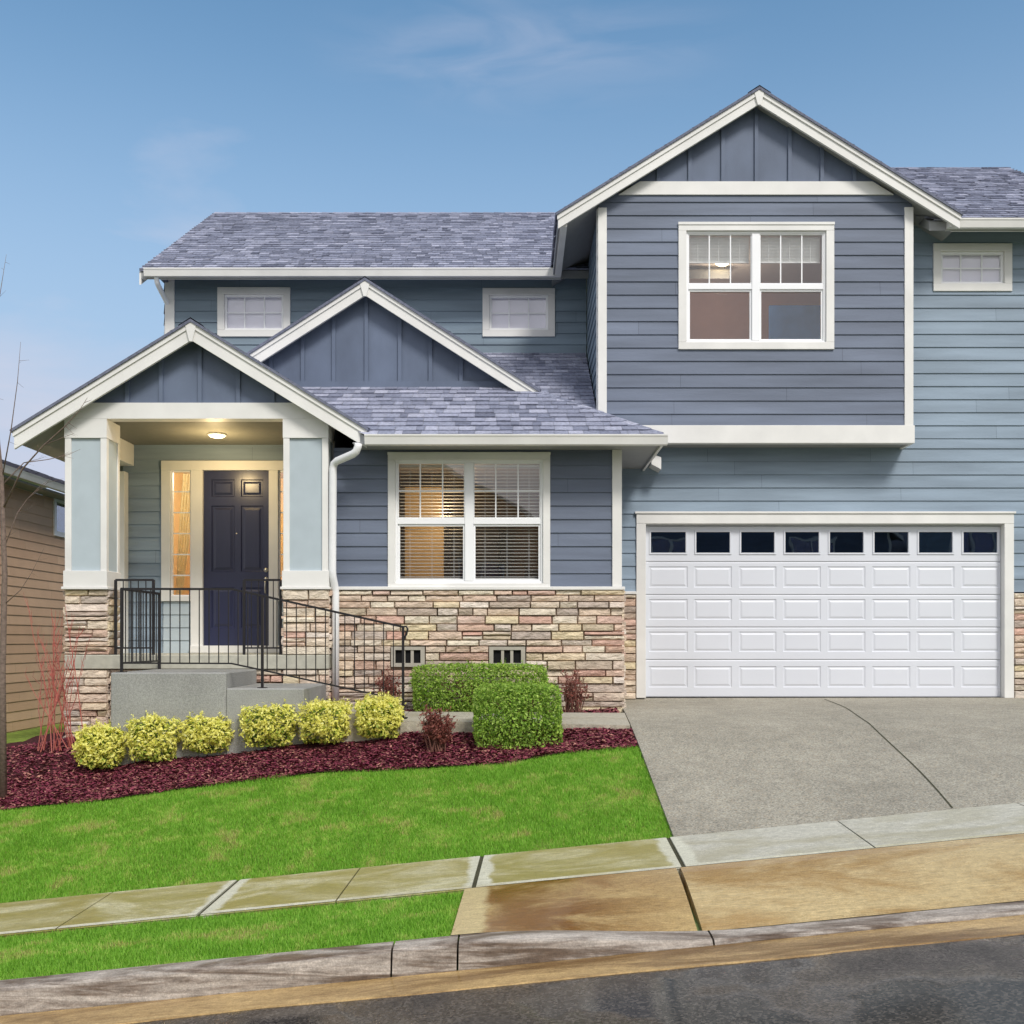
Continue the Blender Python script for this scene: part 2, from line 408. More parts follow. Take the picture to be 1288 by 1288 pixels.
def TL(x):  return lambda u, o, z: (x - o, u, z)             # wall facing left
def TR(x):  return lambda u, o, z: (x + o, u, z)             # wall facing right
def stones(mb, T, u0, u1, z0, z1, holes=(), base=.0, row=(.07,.115), length=(.17,.54)):
    """ledge stone: each stone a rough faced block standing proud of the joint"""
    def one(a, b, c, d):
        for aa, bb in [(a, b)]:
            g = random.uniform(.003,.006); dep = base + random.uniform(.020,.056); r = random.random()
            a2, b2, c2, d2 = aa+g, bb-g, c+g*.8, d-g*.8
            if b2-a2 < .02 or d2-c2 < .01: return
            i = .007; n = max(2, int((b2-a2)/.07))
            jit = lambda: random.uniform(-.006,.006)
            us = [a2 + (b2-a2)*k/n for k in range(n+1)]
            bot = [(u, base, c2+jit()*.4) for u in us]; top = [(u, base, d2+jit()*.4) for u in us]
            ui = [min(max(u, a2+i), b2-i) for u in us]
            tl = random.uniform(-.008,.008); mid = [(u, dep+jit()*1.4-tl, c2+i) for u in ui]; mid2 = [(u, dep+jit()*1.8+tl, d2-i) for u in ui]; mm = [(u, dep+.004+jit(), (c2+d2)/2+jit()) for u in ui]
            vs = [T(*p) for p in bot+mid+mm+mid2+top]; k = n+1; fs = []
            for rr in range(4):
                for q in range(n): fs.append((rr*k+q, rr*k+q+1, (rr+1)*k+q+1, (rr+1)*k+q))
            fs.append((0, k, 2*k, 3*k, 4*k)); fs.append((n, 4*k+n, 3*k+n, 2*k+n, k+n))
            mb.mesh(vs, fs, r)
    zs = [z0]
    while zs[-1] < z1: zs.append(zs[-1] + random.uniform(*row))
    zs[-1] = z1
    if zs[-1]-zs[-2] < .04: zs.pop(-2)
    for za, zb in zip(zs, zs[1:]):
        hs = [(h[0], h[1]) for h in holes if h[2] < zb-.012 and h[3] > za+.012]
        for c, d in subtract((u0, u1), hs):
            u = c
            while u < d - 1e-4:
                e = u + random.uniform(*length)
                if d - e < length[0]*.7: e = d
                if zb-za > .098 and random.random() < .3:
                    zm = za + (zb-za)*random.uniform(.42,.58); one(u, e, za, zm); one(u, e, zm, zb)
                else: one(u, e, za, zb)
                u = e
def shingles(mb, O, U, V, poly, exp=.14):
    """courses of tabs on the plane O + u U + v V, clipped to the convex polygon poly (u,v)"""
    O, U, V = Vector(O), Vector(U).normalized(), Vector(V).normalized(); N = U.cross(V)
    if N.z < 0: N = -N
    ar = sum(poly[i][0]*poly[(i+1)%len(poly)][1]-poly[(i+1)%len(poly)][0]*poly[i][1] for i in range(len(poly)))
    if ar < 0: poly = poly[::-1]
    us = [p[0] for p in poly]; vs = [p[1] for p in poly]
    v = min(vs); P = lambda u, v, h: O + U*u + V*v + N*h
    while v < max(vs):
        u = min(us) - random.uniform(0,.3)
        while u < max(us):
            w = random.uniform(.08,.25); lift = random.choice((.010,.010,.018))+random.uniform(0,.003); r = random.random()
            q = clip2([(u,v),(u+w-.004,v),(u+w-.004,v+exp+.02),(u,v+exp+.02)], poly)
            u += w
            if len(q) < 3: continue
            hh = lambda vv: .006 + lift*(1-(vv-v)/exp)
            mb.face([P(a, b, hh(b)) for a, b in q], r)
            be = [p for p in q if abs(p[1]-v) < 1e-6]
            if len(be) == 2: mb.face([P(be[0][0], v, -.002), P(be[1][0], v, -.002), P(be[1][0], v, hh(v)), P(be[0][0], v, hh(v))], r*.3)
        v += exp
def slab(mb, pts, th=.10, m=0):
    """roof deck under the shingles: polygon of 3D points thickened straight down"""
    n = len(pts); vs = [Vector(p) for p in pts] + [Vector(p)-Vector((0,0,th)) for p in pts]
    mb.mesh(vs, [tuple(range(n)), tuple(range(2*n-1,n-1,-1))] + [(i,(i+1)%n,n+(i+1)%n,n+i) for i in range(n)], .5, m)
def emboss(mb, T, a, b, c, d, g=.02, depth=.008, rise=.002, e=.03, m=0):
    """a raised panel: groove then a field, on the outer plane out=0"""
    def ring(r0, o0, r1, o1):
        p0 = [(a+r0,c+r0),(b-r0,c+r0),(b-r0,d-r0),(a+r0,d-r0)]; p1 = [(a+r1,c+r1),(b-r1,c+r1),(b-r1,d-r1),(a+r1,d-r1)]
        for i in range(4):
            j = (i+1)%4; mb.face([T(p0[i][0],o0,p0[i][1]), T(p0[j][0],o0,p0[j][1]), T(p1[j][0],o1,p1[j][1]), T(p1[i][0],o1,p1[i][1])], .5, m)
    ring(0, 0, g*.4, -depth); ring(g*.4, -depth, g, -depth); ring(g, -depth, g+e, -rise)
    q = g+e; mb.face([T(a+q,-rise,c+q), T(b-q,-rise,c+q), T(b-q,-rise,d-q), T(a+q,-rise,d-q)], .5, m)
# ================================================================= THE HOUSE
HY, BY, GY, UY, WY, PY = 14.2, 12.6, 14.0, 13.6, 15.8, 12.4      # door wall, bay, garage wall, upper box, rear upper wall, porch front
house = thing('house', 'two storey slate blue house with white trim, stone base and attached garage', 'house', (0, 13.0, -.85))

# ---- openings
def W4(px0, px1, py0, py1, Y): return (X(px0,Y), X(px1,Y), Z(py1,Y), Z(py0,Y))
w_bay = W4(488, 692, 569.5, 742, BY)
w_box = W4(853, 1048.5, 281, 440, UY)
w_s1 = W4(274, 365.5, 362, 424, WY)
w_s2 = W4(607, 698, 363, 424, WY)
w_s3 = W4(1173, 1272, 307, 367, GY)
hole = lambda w, e=.025: (w[0]+e, w[1]-e, w[2]+e, w[3]-e)
gd = (X(812,GY), X(1262,GY), -.79, Z(659,GY))                     # garage opening
DS = HY/F
ent = (X(204,HY), X(396,HY), -.18, Z(580,HY))                     # whole entry unit with both sidelights

def wall(name, T, u0, u1, z0, z1, holes, mt, par=house, exp=.178, back=.004):
    mb = MB(); sheet(mb, T, u0, u1, z0, z1, holes, -back, m=1); lap(mb, T, u0, u1, z0, z1, holes, exp)
    return mb.build(name, [mt, M['sheath']], par)

# bay front and its sides
wall('wall', TF(BY+.015), -2.25, 1.29, .655, 2.36, [hole(w_bay)], M['side_dark'], exp=.166)
wall('wall', TR(1.275), BY+.02, GY, .655, 2.5, [], M['side_dark'], exp=.166)
wall('wall', TL(-2.235), BY+.02, HY, -.2, 2.7, [], M['side_dark'], exp=.166)
# garage wall (one wall, up to the eave on the right)
wall('wall', TF(GY), 1.29, 8.0, .655, 2.75, [(gd[0]-.13, gd[1]+.13, -1, gd[3]+.14)], M['side_light'])
wall('wall', TF(GY), 5.1, 8.0, 2.75, 5.66, [hole(w_s3)], M['side_light'])
wall('wall', TR(8.0), GY, 22.0, -.8, 5.45, [], M['side_light'])
# rear upper wall, entry wall, long left wall
wall('wall', TF(WY), -5.42, 1.07, 3.0, 5.68, [hole(w_s1), hole(w_s2)], M['side_mid'], exp=.172)
wall('wall', TF(HY), -5.45, -2.24, -.18, 2.72, [(ent[0]+.02, ent[1]-.02, -1, ent[3]-.02)], M['side_light'])
wall('wall', TL(-5.44), HY, WY+.02, -1.2, 2.75, [], M['side_mid']); wall('wall', TL(-5.43), WY+.021, 22.0, -1.2, 5.52, [], M['side_mid'])
# upper box: front and both cheeks
wall('wall', TF(UY), 1.09, 5.24, 2.82, 5.92, [hole(w_box)], M['side_dark'], exp=.1755)
wall('wall', TL(1.09), UY+.01, WY, 2.6, 5.75, [], M['side_mid'], exp=.1755)
wall('wall', TR(5.24), UY+.01, GY, 2.82, 5.75, [], M['side_mid'], exp=.1755)

# ---- board and batten gables (flat board, battens proud of it)
def gable(poly, Y, xs, zb, name='gable_wall'):
    mb = MB(); mb.prism(poly, 'y', Y, Y+.08)
    ctr = poly
    ar = sum(ctr[i][0]*ctr[(i+1)%len(ctr)][1]-ctr[(i+1)%len(ctr)][0]*ctr[i][1] for i in range(len(ctr)))
    cc = ctr if ar > 0 else ctr[::-1]
    for x in xs:
        q = clip2([(x-.024,zb),(x+.024,zb),(x+.024,zb+5),(x-.024,zb+5)], cc)
        if len(q) >= 3: mb.prism(q, 'y', Y-.026, Y+.001, .4)
    return mb.build(name, M['batten'], house)

# ---- roofs: deck > shingles, fascia, gutter
class Gable:
    """a street facing gable roof with its ridge running away from the street"""
    def __init__(s, apex, slope, hl, hr, yf, yb, fasc=.19, trim=.075, yvis=None):
        ax, az = apex; s.ax, s.az, s.k = ax, az, slope
        deck = MB(); th = .13
        for sg, h in ((-1, hl), (1, hr)):
            slab(deck, [(ax,yf+.05,az-.03),(ax+sg*h,yf+.05,az-slope*h-.03),(ax+sg*h,yb,az-slope*h-.03),(ax,yb,az-.03)], th)
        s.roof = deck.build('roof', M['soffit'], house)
        sh = MB(); L_ = sqrt(1+slope*slope)
        for sg, h in ((-1, hl), (1, hr)):
            shingles(sh, (ax+sg*(h+.03), yf-.02, az-slope*(h+.03)-.018), (0,1,0), (-sg, 0, slope), [(0,0),(yb-yf+.02,0),(yb-yf+.02,(h+.03)*L_),(0,(h+.03)*L_)])
        # shingle edge seen from the street
        e = [(ax-hl-.03, az-slope*(hl+.03)-.03),(ax, az-.03),(ax+hr+.03, az-slope*(hr+.03)-.03),(ax+hr+.03, az-slope*(hr+.03)+.006),(ax, az+.006),(ax-hl-.03, az-slope*(hl+.03)+.006)]
        sh.prism(e, 'y', yf-.02, yf+.10, .0)
        # ridge caps
        for i in range(int((yb-yf)/.2)):
            y = yf-.02+i*.2
            sh.face([(ax-.15,y,az-.15*slope+.02),(ax,y,az+.024),(ax,y+.22,az+.012),(ax-.15,y+.22,az-.15*slope+.008)], random.random())
            sh.face([(ax+.15,y,az-.15*slope+.02),(ax,y,az+.024),(ax,y+.22,az+.012),(ax+.15,y+.22,az-.15*slope+.008)], random.random())
        sh.build('shingles', M['shingle'], s.roof)
        fb = MB()
        def chev(top, bot, y0, y1, el=0.0, er=0.0):
            fb.prism([(ax-hl-el, az-slope*(hl+el)-top),(ax, az-top),(ax+hr+er, az-slope*(hr+er)-top),(ax+hr+er, az-slope*(hr+er)-bot),(ax, az-bot),(ax-hl-el, az-slope*(hl+el)-bot)], 'y', y0, y1)
        chev(.03, .03+trim+fasc, yf+.016, yf+.052)
        chev(.03, .03+trim, yf, yf+.0155, .012, .012)
        w = .065
        fb.prism([(ax-w, az-slope*w-.028),(ax, az-.026),(ax+w, az-slope*w-.028),(ax+.018, az-.05-trim-fasc),(ax-.018, az-.05-trim-fasc)], 'y', yf-.009, yf+.02)
        s.fascia = fb.build('fascia', M['white'], s.roof)
    def under(s, rect, drop=.16):
        """clip a facade polygon to below the roof planes"""
        r = clip2(rect, [(s.ax-9, s.az-drop-9*s.k),(s.ax-9,s.az-40),(s.ax,s.az-40),(s.ax,s.az-drop)]) if False else rect
        for sg in (-1, 1):
            a = (s.ax, s.az-drop); b = (s.ax+sg*9, s.az-drop-9*s.k)
            big = [a, b, (b[0], -40), (s.ax-sg*20, -40), (s.ax-sg*20, s.az-drop+20*s.k)]
            ar = sum(big[i][0]*big[(i+1)%5][1]-big[(i+1)%5][0]*big[i][1] for i in range(5))
            r = clip2(r, big if ar > 0 else big[::-1])
        return r

def gutter_x(x0, x1, ylip, ztop, par, h=.115, name='gutter'):
    """K profile eaves gutter along x, its lip towards the street"""
    y = ylip
    mb = MB()
    prof = [(y, ztop), (y+.012, ztop), (y+.012, ztop-.014), (y+.018, ztop-.03), (y+.035, ztop-h+.012), (y+.10, ztop-h+.012), (y+.10, ztop-.02), (y+.112, ztop-.02), (y+.112, ztop-h), (y+.028, ztop-h), (y+.01, ztop-.034), (y, ztop-.016)]
    mb.prism(prof, 'x', x0, x1)
    for x in (x0, x1-.004): mb.prism([(y, ztop), (y+.112, ztop-.005), (y+.112, ztop-h-.003), (y+.026, ztop-h-.003), (y+.008, ztop-.034), (y-.001, ztop-.016)], 'x', x-.002, x+.006)
    return mb.build(name, M['white'], par)

# upper box gable
GYF = 13.40
G1 = Gable((X(955,GYF), Z(110,GYF)), .619, 252*GYF/F+.01, 252*GYF/F+.01, GYF, 17.2, fasc=.118, trim=.06)
ge_z = G1.az - G1.k*(252*GYF/F+.01)
gutter = MB(); gx = G1.ax - 252*GYF/F-.01
prof = [(gx+.005, ge_z-.04),(gx+.12, ge_z-.04),(gx+.12, ge_z-.17),(gx+.035, ge_z-.17),(gx+.005,ge_z-.085)]
gutter.prism(prof, 'y', GYF+.055, 15.36); gutter.build('gutter', M['white'], G1.roof)
xr = G1.ax + 252*GYF/F+.01
gutter = MB(); gutter.prism([(xr-.005, ge_z-.04),(xr-.12,ge_z-.04),(xr-.12,ge_z-.17),(xr-.035,ge_z-.17),(xr-.005,ge_z-.085)], 'y', GYF+.055, 13.60); gutter.build('gutter', M['white'], G1.roof)
zb1, zt1 = Z(246,UY), Z(229.5,UY)
gable(G1.under([(.6,zt1-.04),(5.8,zt1-.04),(5.8,8),(.6,8)], .14), UY-.002, [X(p,UY) for p in (786, 828, 867.5, 909, 951, 993, 1033.5, 1074, 1115)], zt1)
gable(G1.under([(1.12,5.7),(5.21,5.7),(5.21,6.05),(1.12,6.05)], .2), UY+.02, [], 5.7)
tb = MB()
bandp = G1.under([(.7,zb1),(5.7,zb1),(5.7,zt1),(.7,zt1)], .2)
tb.prism(bandp, 'y', UY-.034, UY+.01)
tb.build('band_trim', M['white'], house)
tb = MB()
zsk0, zsk1 = Z(558,UY), Z(535.5,UY)
tb.box(1.06, 5.265, UY-.036, UY+.06, zsk0, zsk1, bev=.004)
tb.box(1.06, 1.10, UY+.06, GY-.001, zsk0, zsk1); tb.box(5.225, 5.265, UY+.06, GY-.001, zsk0, zsk1)
tb.build('skirt_trim', M['white'], house)
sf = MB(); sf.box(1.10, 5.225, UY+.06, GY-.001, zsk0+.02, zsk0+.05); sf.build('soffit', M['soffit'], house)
for a, b in ((X(752,UY), X(763,UY)), (X(1137,UY), X(1148,UY))):
    cb = MB(); ztop = min(zb1-.001, G1.az - .2 - G1.k*abs((a if a < 3 else b)-G1.ax))
    cb.box(a, b, UY-.028, UY+.02, zsk1+.001, ztop, bev=.003)
    s_ = a if a < 3 else b
    cb.box(s_-.014, s_+.014, UY+.0205, UY+.11, zsk1+.001, ztop)
    cb.build('corner_board', M['white'], house)

# middle gable over the bay
G2 = Gable((X(459,13.4), Z(350,13.4)), .639, 2.262, 2.262, 13.4, 15.8, fasc=.13, trim=.055)
gable(G2.under([(-4.4,3.2),(.4,3.2),(.4,5),(-4.4,5)], .13), 13.60, [X(p,13.6) for p in (302, 341, 381, 420, 461, 503, 541.5, 580)], Z(481,13.60))
fl = MB(); fl.box(-3.3, -.05, 13.568, 13.602, Z(482.5,13.6)-.10, Z(480,13.6)); fl.build('flashing', M['batten'], house)

# porch gable
G3 = Gable((X(240,12.2), Z(402,12.2)), .614, 2.11, 2.085, 12.2, 15.8, fasc=.15, trim=.06)
zb0, zb2 = Z(527,PY), Z(507,PY)
gable(G3.under([(-5.9,zb2-.02),(-1.7,zb2-.02),(-1.7,4),(-5.9,4)], .13), PY+.015, [X(p,PY) for p in (160, 202.5, 251.5, 299.5, 343)], zb2)
# front beam with column heads
bm = MB()
zh = Z(551,PY)
L0, L1, R0, R1 = X(82,PY), X(134.5,PY), X(356.5,PY), X(413,PY)
bm.prism(G3.under([(L0-.02,zb0),(R1+.01,zb0),(R1+.01,zb2),(L0-.02,zb2)], .14), 'y', PY-.02, PY+.16)
beam = bm.build('porch_beam', M['white'], house)
CD = .40                                                          # column depth
for a, b in ((L0, L1), (R0, R1)):
    mb = MB()
    # head, base, stiles on the front; plain frame on the inner and outer cheek
    zc0, zc1 = Z(738,PY), Z(718,PY)
    mb.prism(G3.under([(a-.004,zh),(b+.004,zh),(b+.004,zb0-.001),(a-.004,zb0-.001)], .14), 'y', PY-.018, PY+CD)
    mb.box(a-.012, b+.012, PY-.034, PY+CD+.012, zc0, zc1, bev=.004)
    mb.box(a-.03, b+.03, PY-.055, PY+CD+.03, zc0-.035, zc0-.001, bev=.006)
    st = .075
    for x0, x1 in ((a, a+st), (b-st, b)):
        mb.box(x0, x1, PY-.012, PY+.06, zc1+.001, zh-.001, bev=.003)
        mb.box(x0, x1, PY+CD-.06, PY+CD, zc1+.001, zh-.001, bev=.003)
    col = mb.build('column', M['white'], house)
    pm = MB(); pm.box(a+.012, b-.012, PY+.012, PY+CD-.012, zc1, zh-.002); pm.build('column_panel', M['panel'], col)
    sm = MB()
    p0, p1 = a-.005, b+.012
    zlow = -1.5 if a < -4 else -1.0
    slices = ((-.18, zc0-.036), (zlow, Z(842,PY)))
    for q0, q1 in slices:
        sm.box(p0+.03, p1-.03, PY+.022, PY+CD-.02, q0, q1-.001, m=1)
        stones(sm, TF(PY+.022), p0-.002, p1+.002, q0, q1)
        stones(sm, TL(p0+.03), PY+.0, PY+CD, q0, q1); stones(sm, TR(p1-.03), PY+.0, PY+CD, q0, q1)
    sm.build('stone_pier', [M['stone'], M['mortar']], col)
# pilaster and side beam where the porch meets the house
pl = MB()
pl.box(X(150,HY), X(162,HY), HY-.16, HY-.014, -.18, Z(595,HY), bev=.003)
pl.box(X(148,HY), X(169,HY), PY+CD+.03, HY-.014, Z(590,HY)+.04, 2.70, bev=.003)
pl.build('pilaster', M['white'], house)
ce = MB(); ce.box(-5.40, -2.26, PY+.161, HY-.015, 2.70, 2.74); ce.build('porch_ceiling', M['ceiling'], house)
# porch slab
ps = MB(); ps.box(-5.46, -2.27, PY-.03, HY-.004, Z(842,PY)+.004, -.18, bev=.008); ps.build('porch_slab', M['slabedge'], house)
ps = MB(); ps.box(-5.40, -2.32, PY+.45, HY, -1.3, Z(842,PY)); stones(ps, TF(PY+.06), L1+.02, R0-.02, -1.5, Z(842,PY)+.002); ps.box(L1, R0, PY+.062, PY+.2, -1.5, Z(842,PY)-.002, m=1)
ps.build('porch_foundation', [M['stone'], M['mortar']], house)

# porch lamp
lx, ly = -3.93, 13.45
lm = MB(); lm.lathe([(.0,0),(.118,0),(.122,-.010),(.108,-.022),(.10,-.022)], (lx,ly,2.6985)); pl_ = lm.build('porch_light', M['white'], house, True)
lm = MB(); lm.lathe([(.10,-.022),(.085,-.036),(.05,-.044),(.0,-.047)], (lx,ly,2.6985)); lm.build('lamp_shade', M['lamp'], pl_, True)

# ---- front roof over the bay: street plane F, hip plane, rear plane D
KF = .64; e0, ez = 12.15, 2.43
cx_ = 1.74; hx, hy, hz = .26, 13.47, ez + KF*(13.47-12.15)
top_x = hx - (hx-cx_)*-0.0
fk = MB()
yT = 13.66; zT = ez+KF*(yT-e0)
kx = (cx_-hx)/(hy-e0); xT = cx_-kx*(yT-e0)
slab(fk, [(-1.80,e0,ez-.02),(cx_,e0,ez-.02),(xT,yT,zT-.02),(-3.30,yT,zT-.02)], .10)
slab(fk, [(cx_,e0+.001,ez-.021),(cx_,GY-.01,ez-.021),(xT,GY-.01,zT-.021),(xT,yT,zT-.021)], .10)
dz = lambda y: 4.41 - KF*(WY-y)
slab(fk, [(-1.5,13.3,dz(13.3)-.03),(1.06,13.3,dz(13.3)-.03),(1.06,WY-.01,dz(WY)-.03),(-1.5,WY-.01,dz(WY)-.03)], .10)
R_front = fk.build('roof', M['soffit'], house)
sh = MB(); LF = sqrt(1+KF*KF)
shingles(sh, (0,e0-.02,ez-.013), (1,0,0), (0,1,KF), [(-1.80,0),(cx_+.02,0),(xT,(yT-e0)*LF),(-3.35,(yT-e0)*LF)], .145)
Kh = (zT-ez)/(cx_-xT); LH = sqrt(1+Kh*Kh)
shingles(sh, (cx_,e0,ez-.013), (0,1,0), (-1,0,Kh), [(0,0),(GY-e0-.02,0),(GY-e0-.02,(cx_-xT)*LH),(yT-e0,(cx_-xT)*LH)], .145)
shingles(sh, (0,13.3,dz(13.3)), (1,0,0), (0,1,KF), [(-1.4,0),(1.06,0),(1.06,(WY-13.3)*LF),(-1.4,(WY-13.3)*LF)], .145)
# hip caps
n = 13
for i in range(n):
    t0, t1 = i/n, (i+1.25)/n
    a = Vector((cx_,e0,ez)).lerp(Vector((xT,yT,zT)), t0); b = Vector((cx_,e0,ez)).lerp(Vector((xT,yT,zT)), t1)
    up = Vector((0,0,.03)); r = random.random()
    lo = Vector((-.13,0,-.01)); ro = Vector((.0,.13,-.0))
    sh.face([a+lo+Vector((0,0,.018)), a+up, b+up*.7, b+lo+Vector((0,0,.008))], r); sh.face([a+up, a+ro+Vector((0,0,.01)), b+ro, b+up*.7], r)
    sh.face([a+lo+Vector((0,0,.018)), a+up, a+Vector((0,0,.005)), a+lo], .0)
sh.build('shingles', M['shingle'], R_front)
gutter_x(-1.79, cx_+.035, e0-.10, ez-.01, R_front)
fa = MB(); fa.box(-1.78, cx_, e0+.014, e0+.04, 2.325, ez-.125); fa.box(cx_-.03, cx_, e0+.041, GY-.012, 2.325, ez-.125)
fa.prism([(1.80,2.49),(1.93,2.44),(1.93,2.28),(1.80,2.35)], 'y', 13.70, GY-.002); fa.build('fascia', M['white'], R_front)
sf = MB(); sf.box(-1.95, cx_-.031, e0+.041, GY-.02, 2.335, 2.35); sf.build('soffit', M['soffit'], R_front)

# ---- main roof
KM = .64; me0, mez = 15.35, 5.55; my1 = 19.1; mz1 = mez+KM*(my1-me0); LM = sqrt(1+KM*KM)
mr = MB(); xl, xm = -5.62, 3.2
slab(mr, [(xl,me0,mez-.02),(xm,me0,mez-.02),(xm,my1,mz1-.02),(xl,my1,mz1-.02)], .12)
slab(mr, [(xl,my1,mz1-.02),(xm,my1,mz1-.02),(xm,my1+3.9,mez-.1),(xl,my1+3.9,mez-.1)], .12)
we0, wez = 13.55, 5.55; wy1 = 17.4; wz1 = wez+KM*(wy1-we0)
slab(mr, [(3.1,we0+1.2,wez+KM*1.2-.02),(8.3,we0+1.2,wez+KM*1.2-.02),(8.3,wy1,wz1-.02),(3.1,wy1,wz1-.02)], .12)
slab(mr, [(5.45,we0,wez-.021),(8.3,we0,wez-.021),(8.3,we0+1.2,wez+KM*1.2-.021),(5.45,we0+1.2,wez+KM*1.2-.021)], .12)
slab(mr, [(3.1,wy1,wz1-.02),(8.3,wy1,wz1-.02),(8.3,wy1+5,wez-.2),(3.1,wy1+5,wez-.2)], .12)
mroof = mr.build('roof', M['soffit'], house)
sh = MB()
shingles(sh, (0,me0-.02,mez-.013), (1,0,0), (0,1,KM), [(xl-.02,0),(2.2,0),(3.2,(my1-me0)*LM),(xl-.02,(my1-me0)*LM)], .14)
shingles(sh, (0,we0-.02,wez-.013), (1,0,0), (0,1,KM), [(5.5,0),(8.33,0),(8.33,(wy1-we0)*LM),(3.1,(wy1-we0)*LM)], .14)
x = xl
while x < 3.2:
    r = random.random(); sh.mesh([(x,my1-.14,mz1-.07),(x+.22,my1-.14,mz1-.08),(x+.22,my1,mz1+.012),(x,my1,mz1+.02),(x,my1+.14,mz1-.07),(x+.22,my1+.14,mz1-.08)], [(0,1,2,3),(3,2,5,4)], r); x += .2
sh.prism([(me0-.02,mez-.035),(my1,mz1-.022),(my1,mz1+.004),(me0-.02,mez-.009)], 'x', xl-.022, xl+.05, .0)
sh.build('shingles', M['shingle'], mroof)
gutter_x(X(177,15.25)+.04, X(705,15.25)+.0, me0-.10, mez-.012, mroof)
gutter_x(xr-.1, 8.3, we0-.10, wez-.012, mroof)
fa = MB()
fa.prism([(me0+.0,mez-.035),(my1,mz1-.035),(my1+3.9,mez-.115),(my1+3.9,mez-.3),(my1,mz1-.23),(me0+.0,mez-.23)], 'x', xl-.03, xl-.001)
fa.box(xl, .66, me0+.014, me0+.04, mez-.14, mez-.04); fa.build('fascia', M['white'], mroof)
fa = MB(); fa.box(xr-.05, 8.3, we0+.014, we0+.04, wez-.14, wez-.04)
fa.build('fascia', M['white'], mroof)
# gable end boards of the long left side (seen only from the side yard)
ge = MB(); ge.prism([(WY-.3,5.5),(22.6,5.5),(my1,mz1-.2)], 'x', -5.44, -5.36); ge.build('gable_wall', M['batten'], house)

# ---- corner boards and caps
cb = MB(); cb.box(X(770,BY), X(782,BY), BY-.022, BY+.06, .6565, 2.334, bev=.003); cb.build('corner_board', M['white'], house)
cb = MB(); cb.box(7.9, 8.03, GY-.03, GY-.001, .65, 5.6); cb.build('corner_board', M['white'], house)
cb = MB(); cb.box(X(208,WY), X(220,WY), WY-.028, WY+.06, 3.0, 5.66, bev=.003); cb.build('corner_board', M['white'], house)
cap = MB()
cap.box(-2.26, 1.325, BY-.06, BY+.02, .612, .654, bev=.006); cap.box(1.2905, 1.325, BY+.021, GY-.05, .612, .654)
cap.box(1.3255, gd[0]-.131, GY-.06, GY+.02, .622, .662, bev=.006)
cap.build('stone_cap', M['white'], house)

# ---- stone veneer with foundation vents
v1 = W4(492, 535, 813, 839, BY); v2 = W4(615, 661, 813, 839, BY)
sv = MB()
sheet(sv, TF(BY), -2.25, 1.29, -1.2, .612, [], 0, m=1)
stones(sv, TF(BY), -2.25, 1.325, -1.15, .611, [v1, v2])
sheet(sv, TR(1.29), BY, GY, -1.2, .612, [], 0, m=1); stones(sv, TR(1.29), BY-.03, GY-.03, -1.0, .611)
sv.build('stone_veneer', [M['stone'], M['mortar']], house); sv = MB()
sheet(sv, TF(GY), 1.29, gd[0]-.13, -1.0, .622, [], 0, m=1); stones(sv, TF(GY), 1.32, gd[0]-.131, -1.0, .621)
sv.build('stone_veneer', [M['stone'], M['mortar']], house); sv = MB()
sheet(sv, TF(GY), gd[1]+.131, 8.0, -1.0, .64, [], 0, m=1); stones(sv, TF(GY), gd[1]+.132, 8.0, -1.0, .64)
sv.build('stone_veneer', [M['stone'], M['mortar']], house)
for v in (v1, v2):
    fr = MB(); b = .055
    T = TF(BY)
    sheet(fr, T, v[0]+.004, v[1]-.004, v[2]+.004, v[3]-.004, [(v[0]+b, v[1]-b, v[2]+b*.9, v[3]-b*.8)], .045)
    fr.box(v[0]+.004, v[0]+b, BY-.044, BY-.002, v[2]+.004, v[3]-.004); fr.box(v[1]-b, v[1]-.004, BY-.044, BY-.002, v[2]+.004, v[3]-.004)
    fr.box(v[0]+b, v[1]-b, BY-.044, BY-.002, v[2]+.004, v[2]+b*.9); fr.box(v[0]+b, v[1]-b, BY-.044, BY-.002, v[3]-b*.8, v[3]-.004)
    w = (v[1]-v[0]-2*b)
    for k in (1, 2): fr.box(v[0]+b+w*k/3-.018, v[0]+b+w*k/3+.018, BY-.036, BY-.002, v[2]+b*.9, v[3]-b*.8)
    vf = fr.build('foundation_vent', M['ventgrey'], house)
    bk = MB(); bk.box(v[0]+b, v[1]-b, BY-.010, BY-.003, v[2]+b*.9, v[3]-b*.8); bk.build('vent_screen', M['black'], vf)

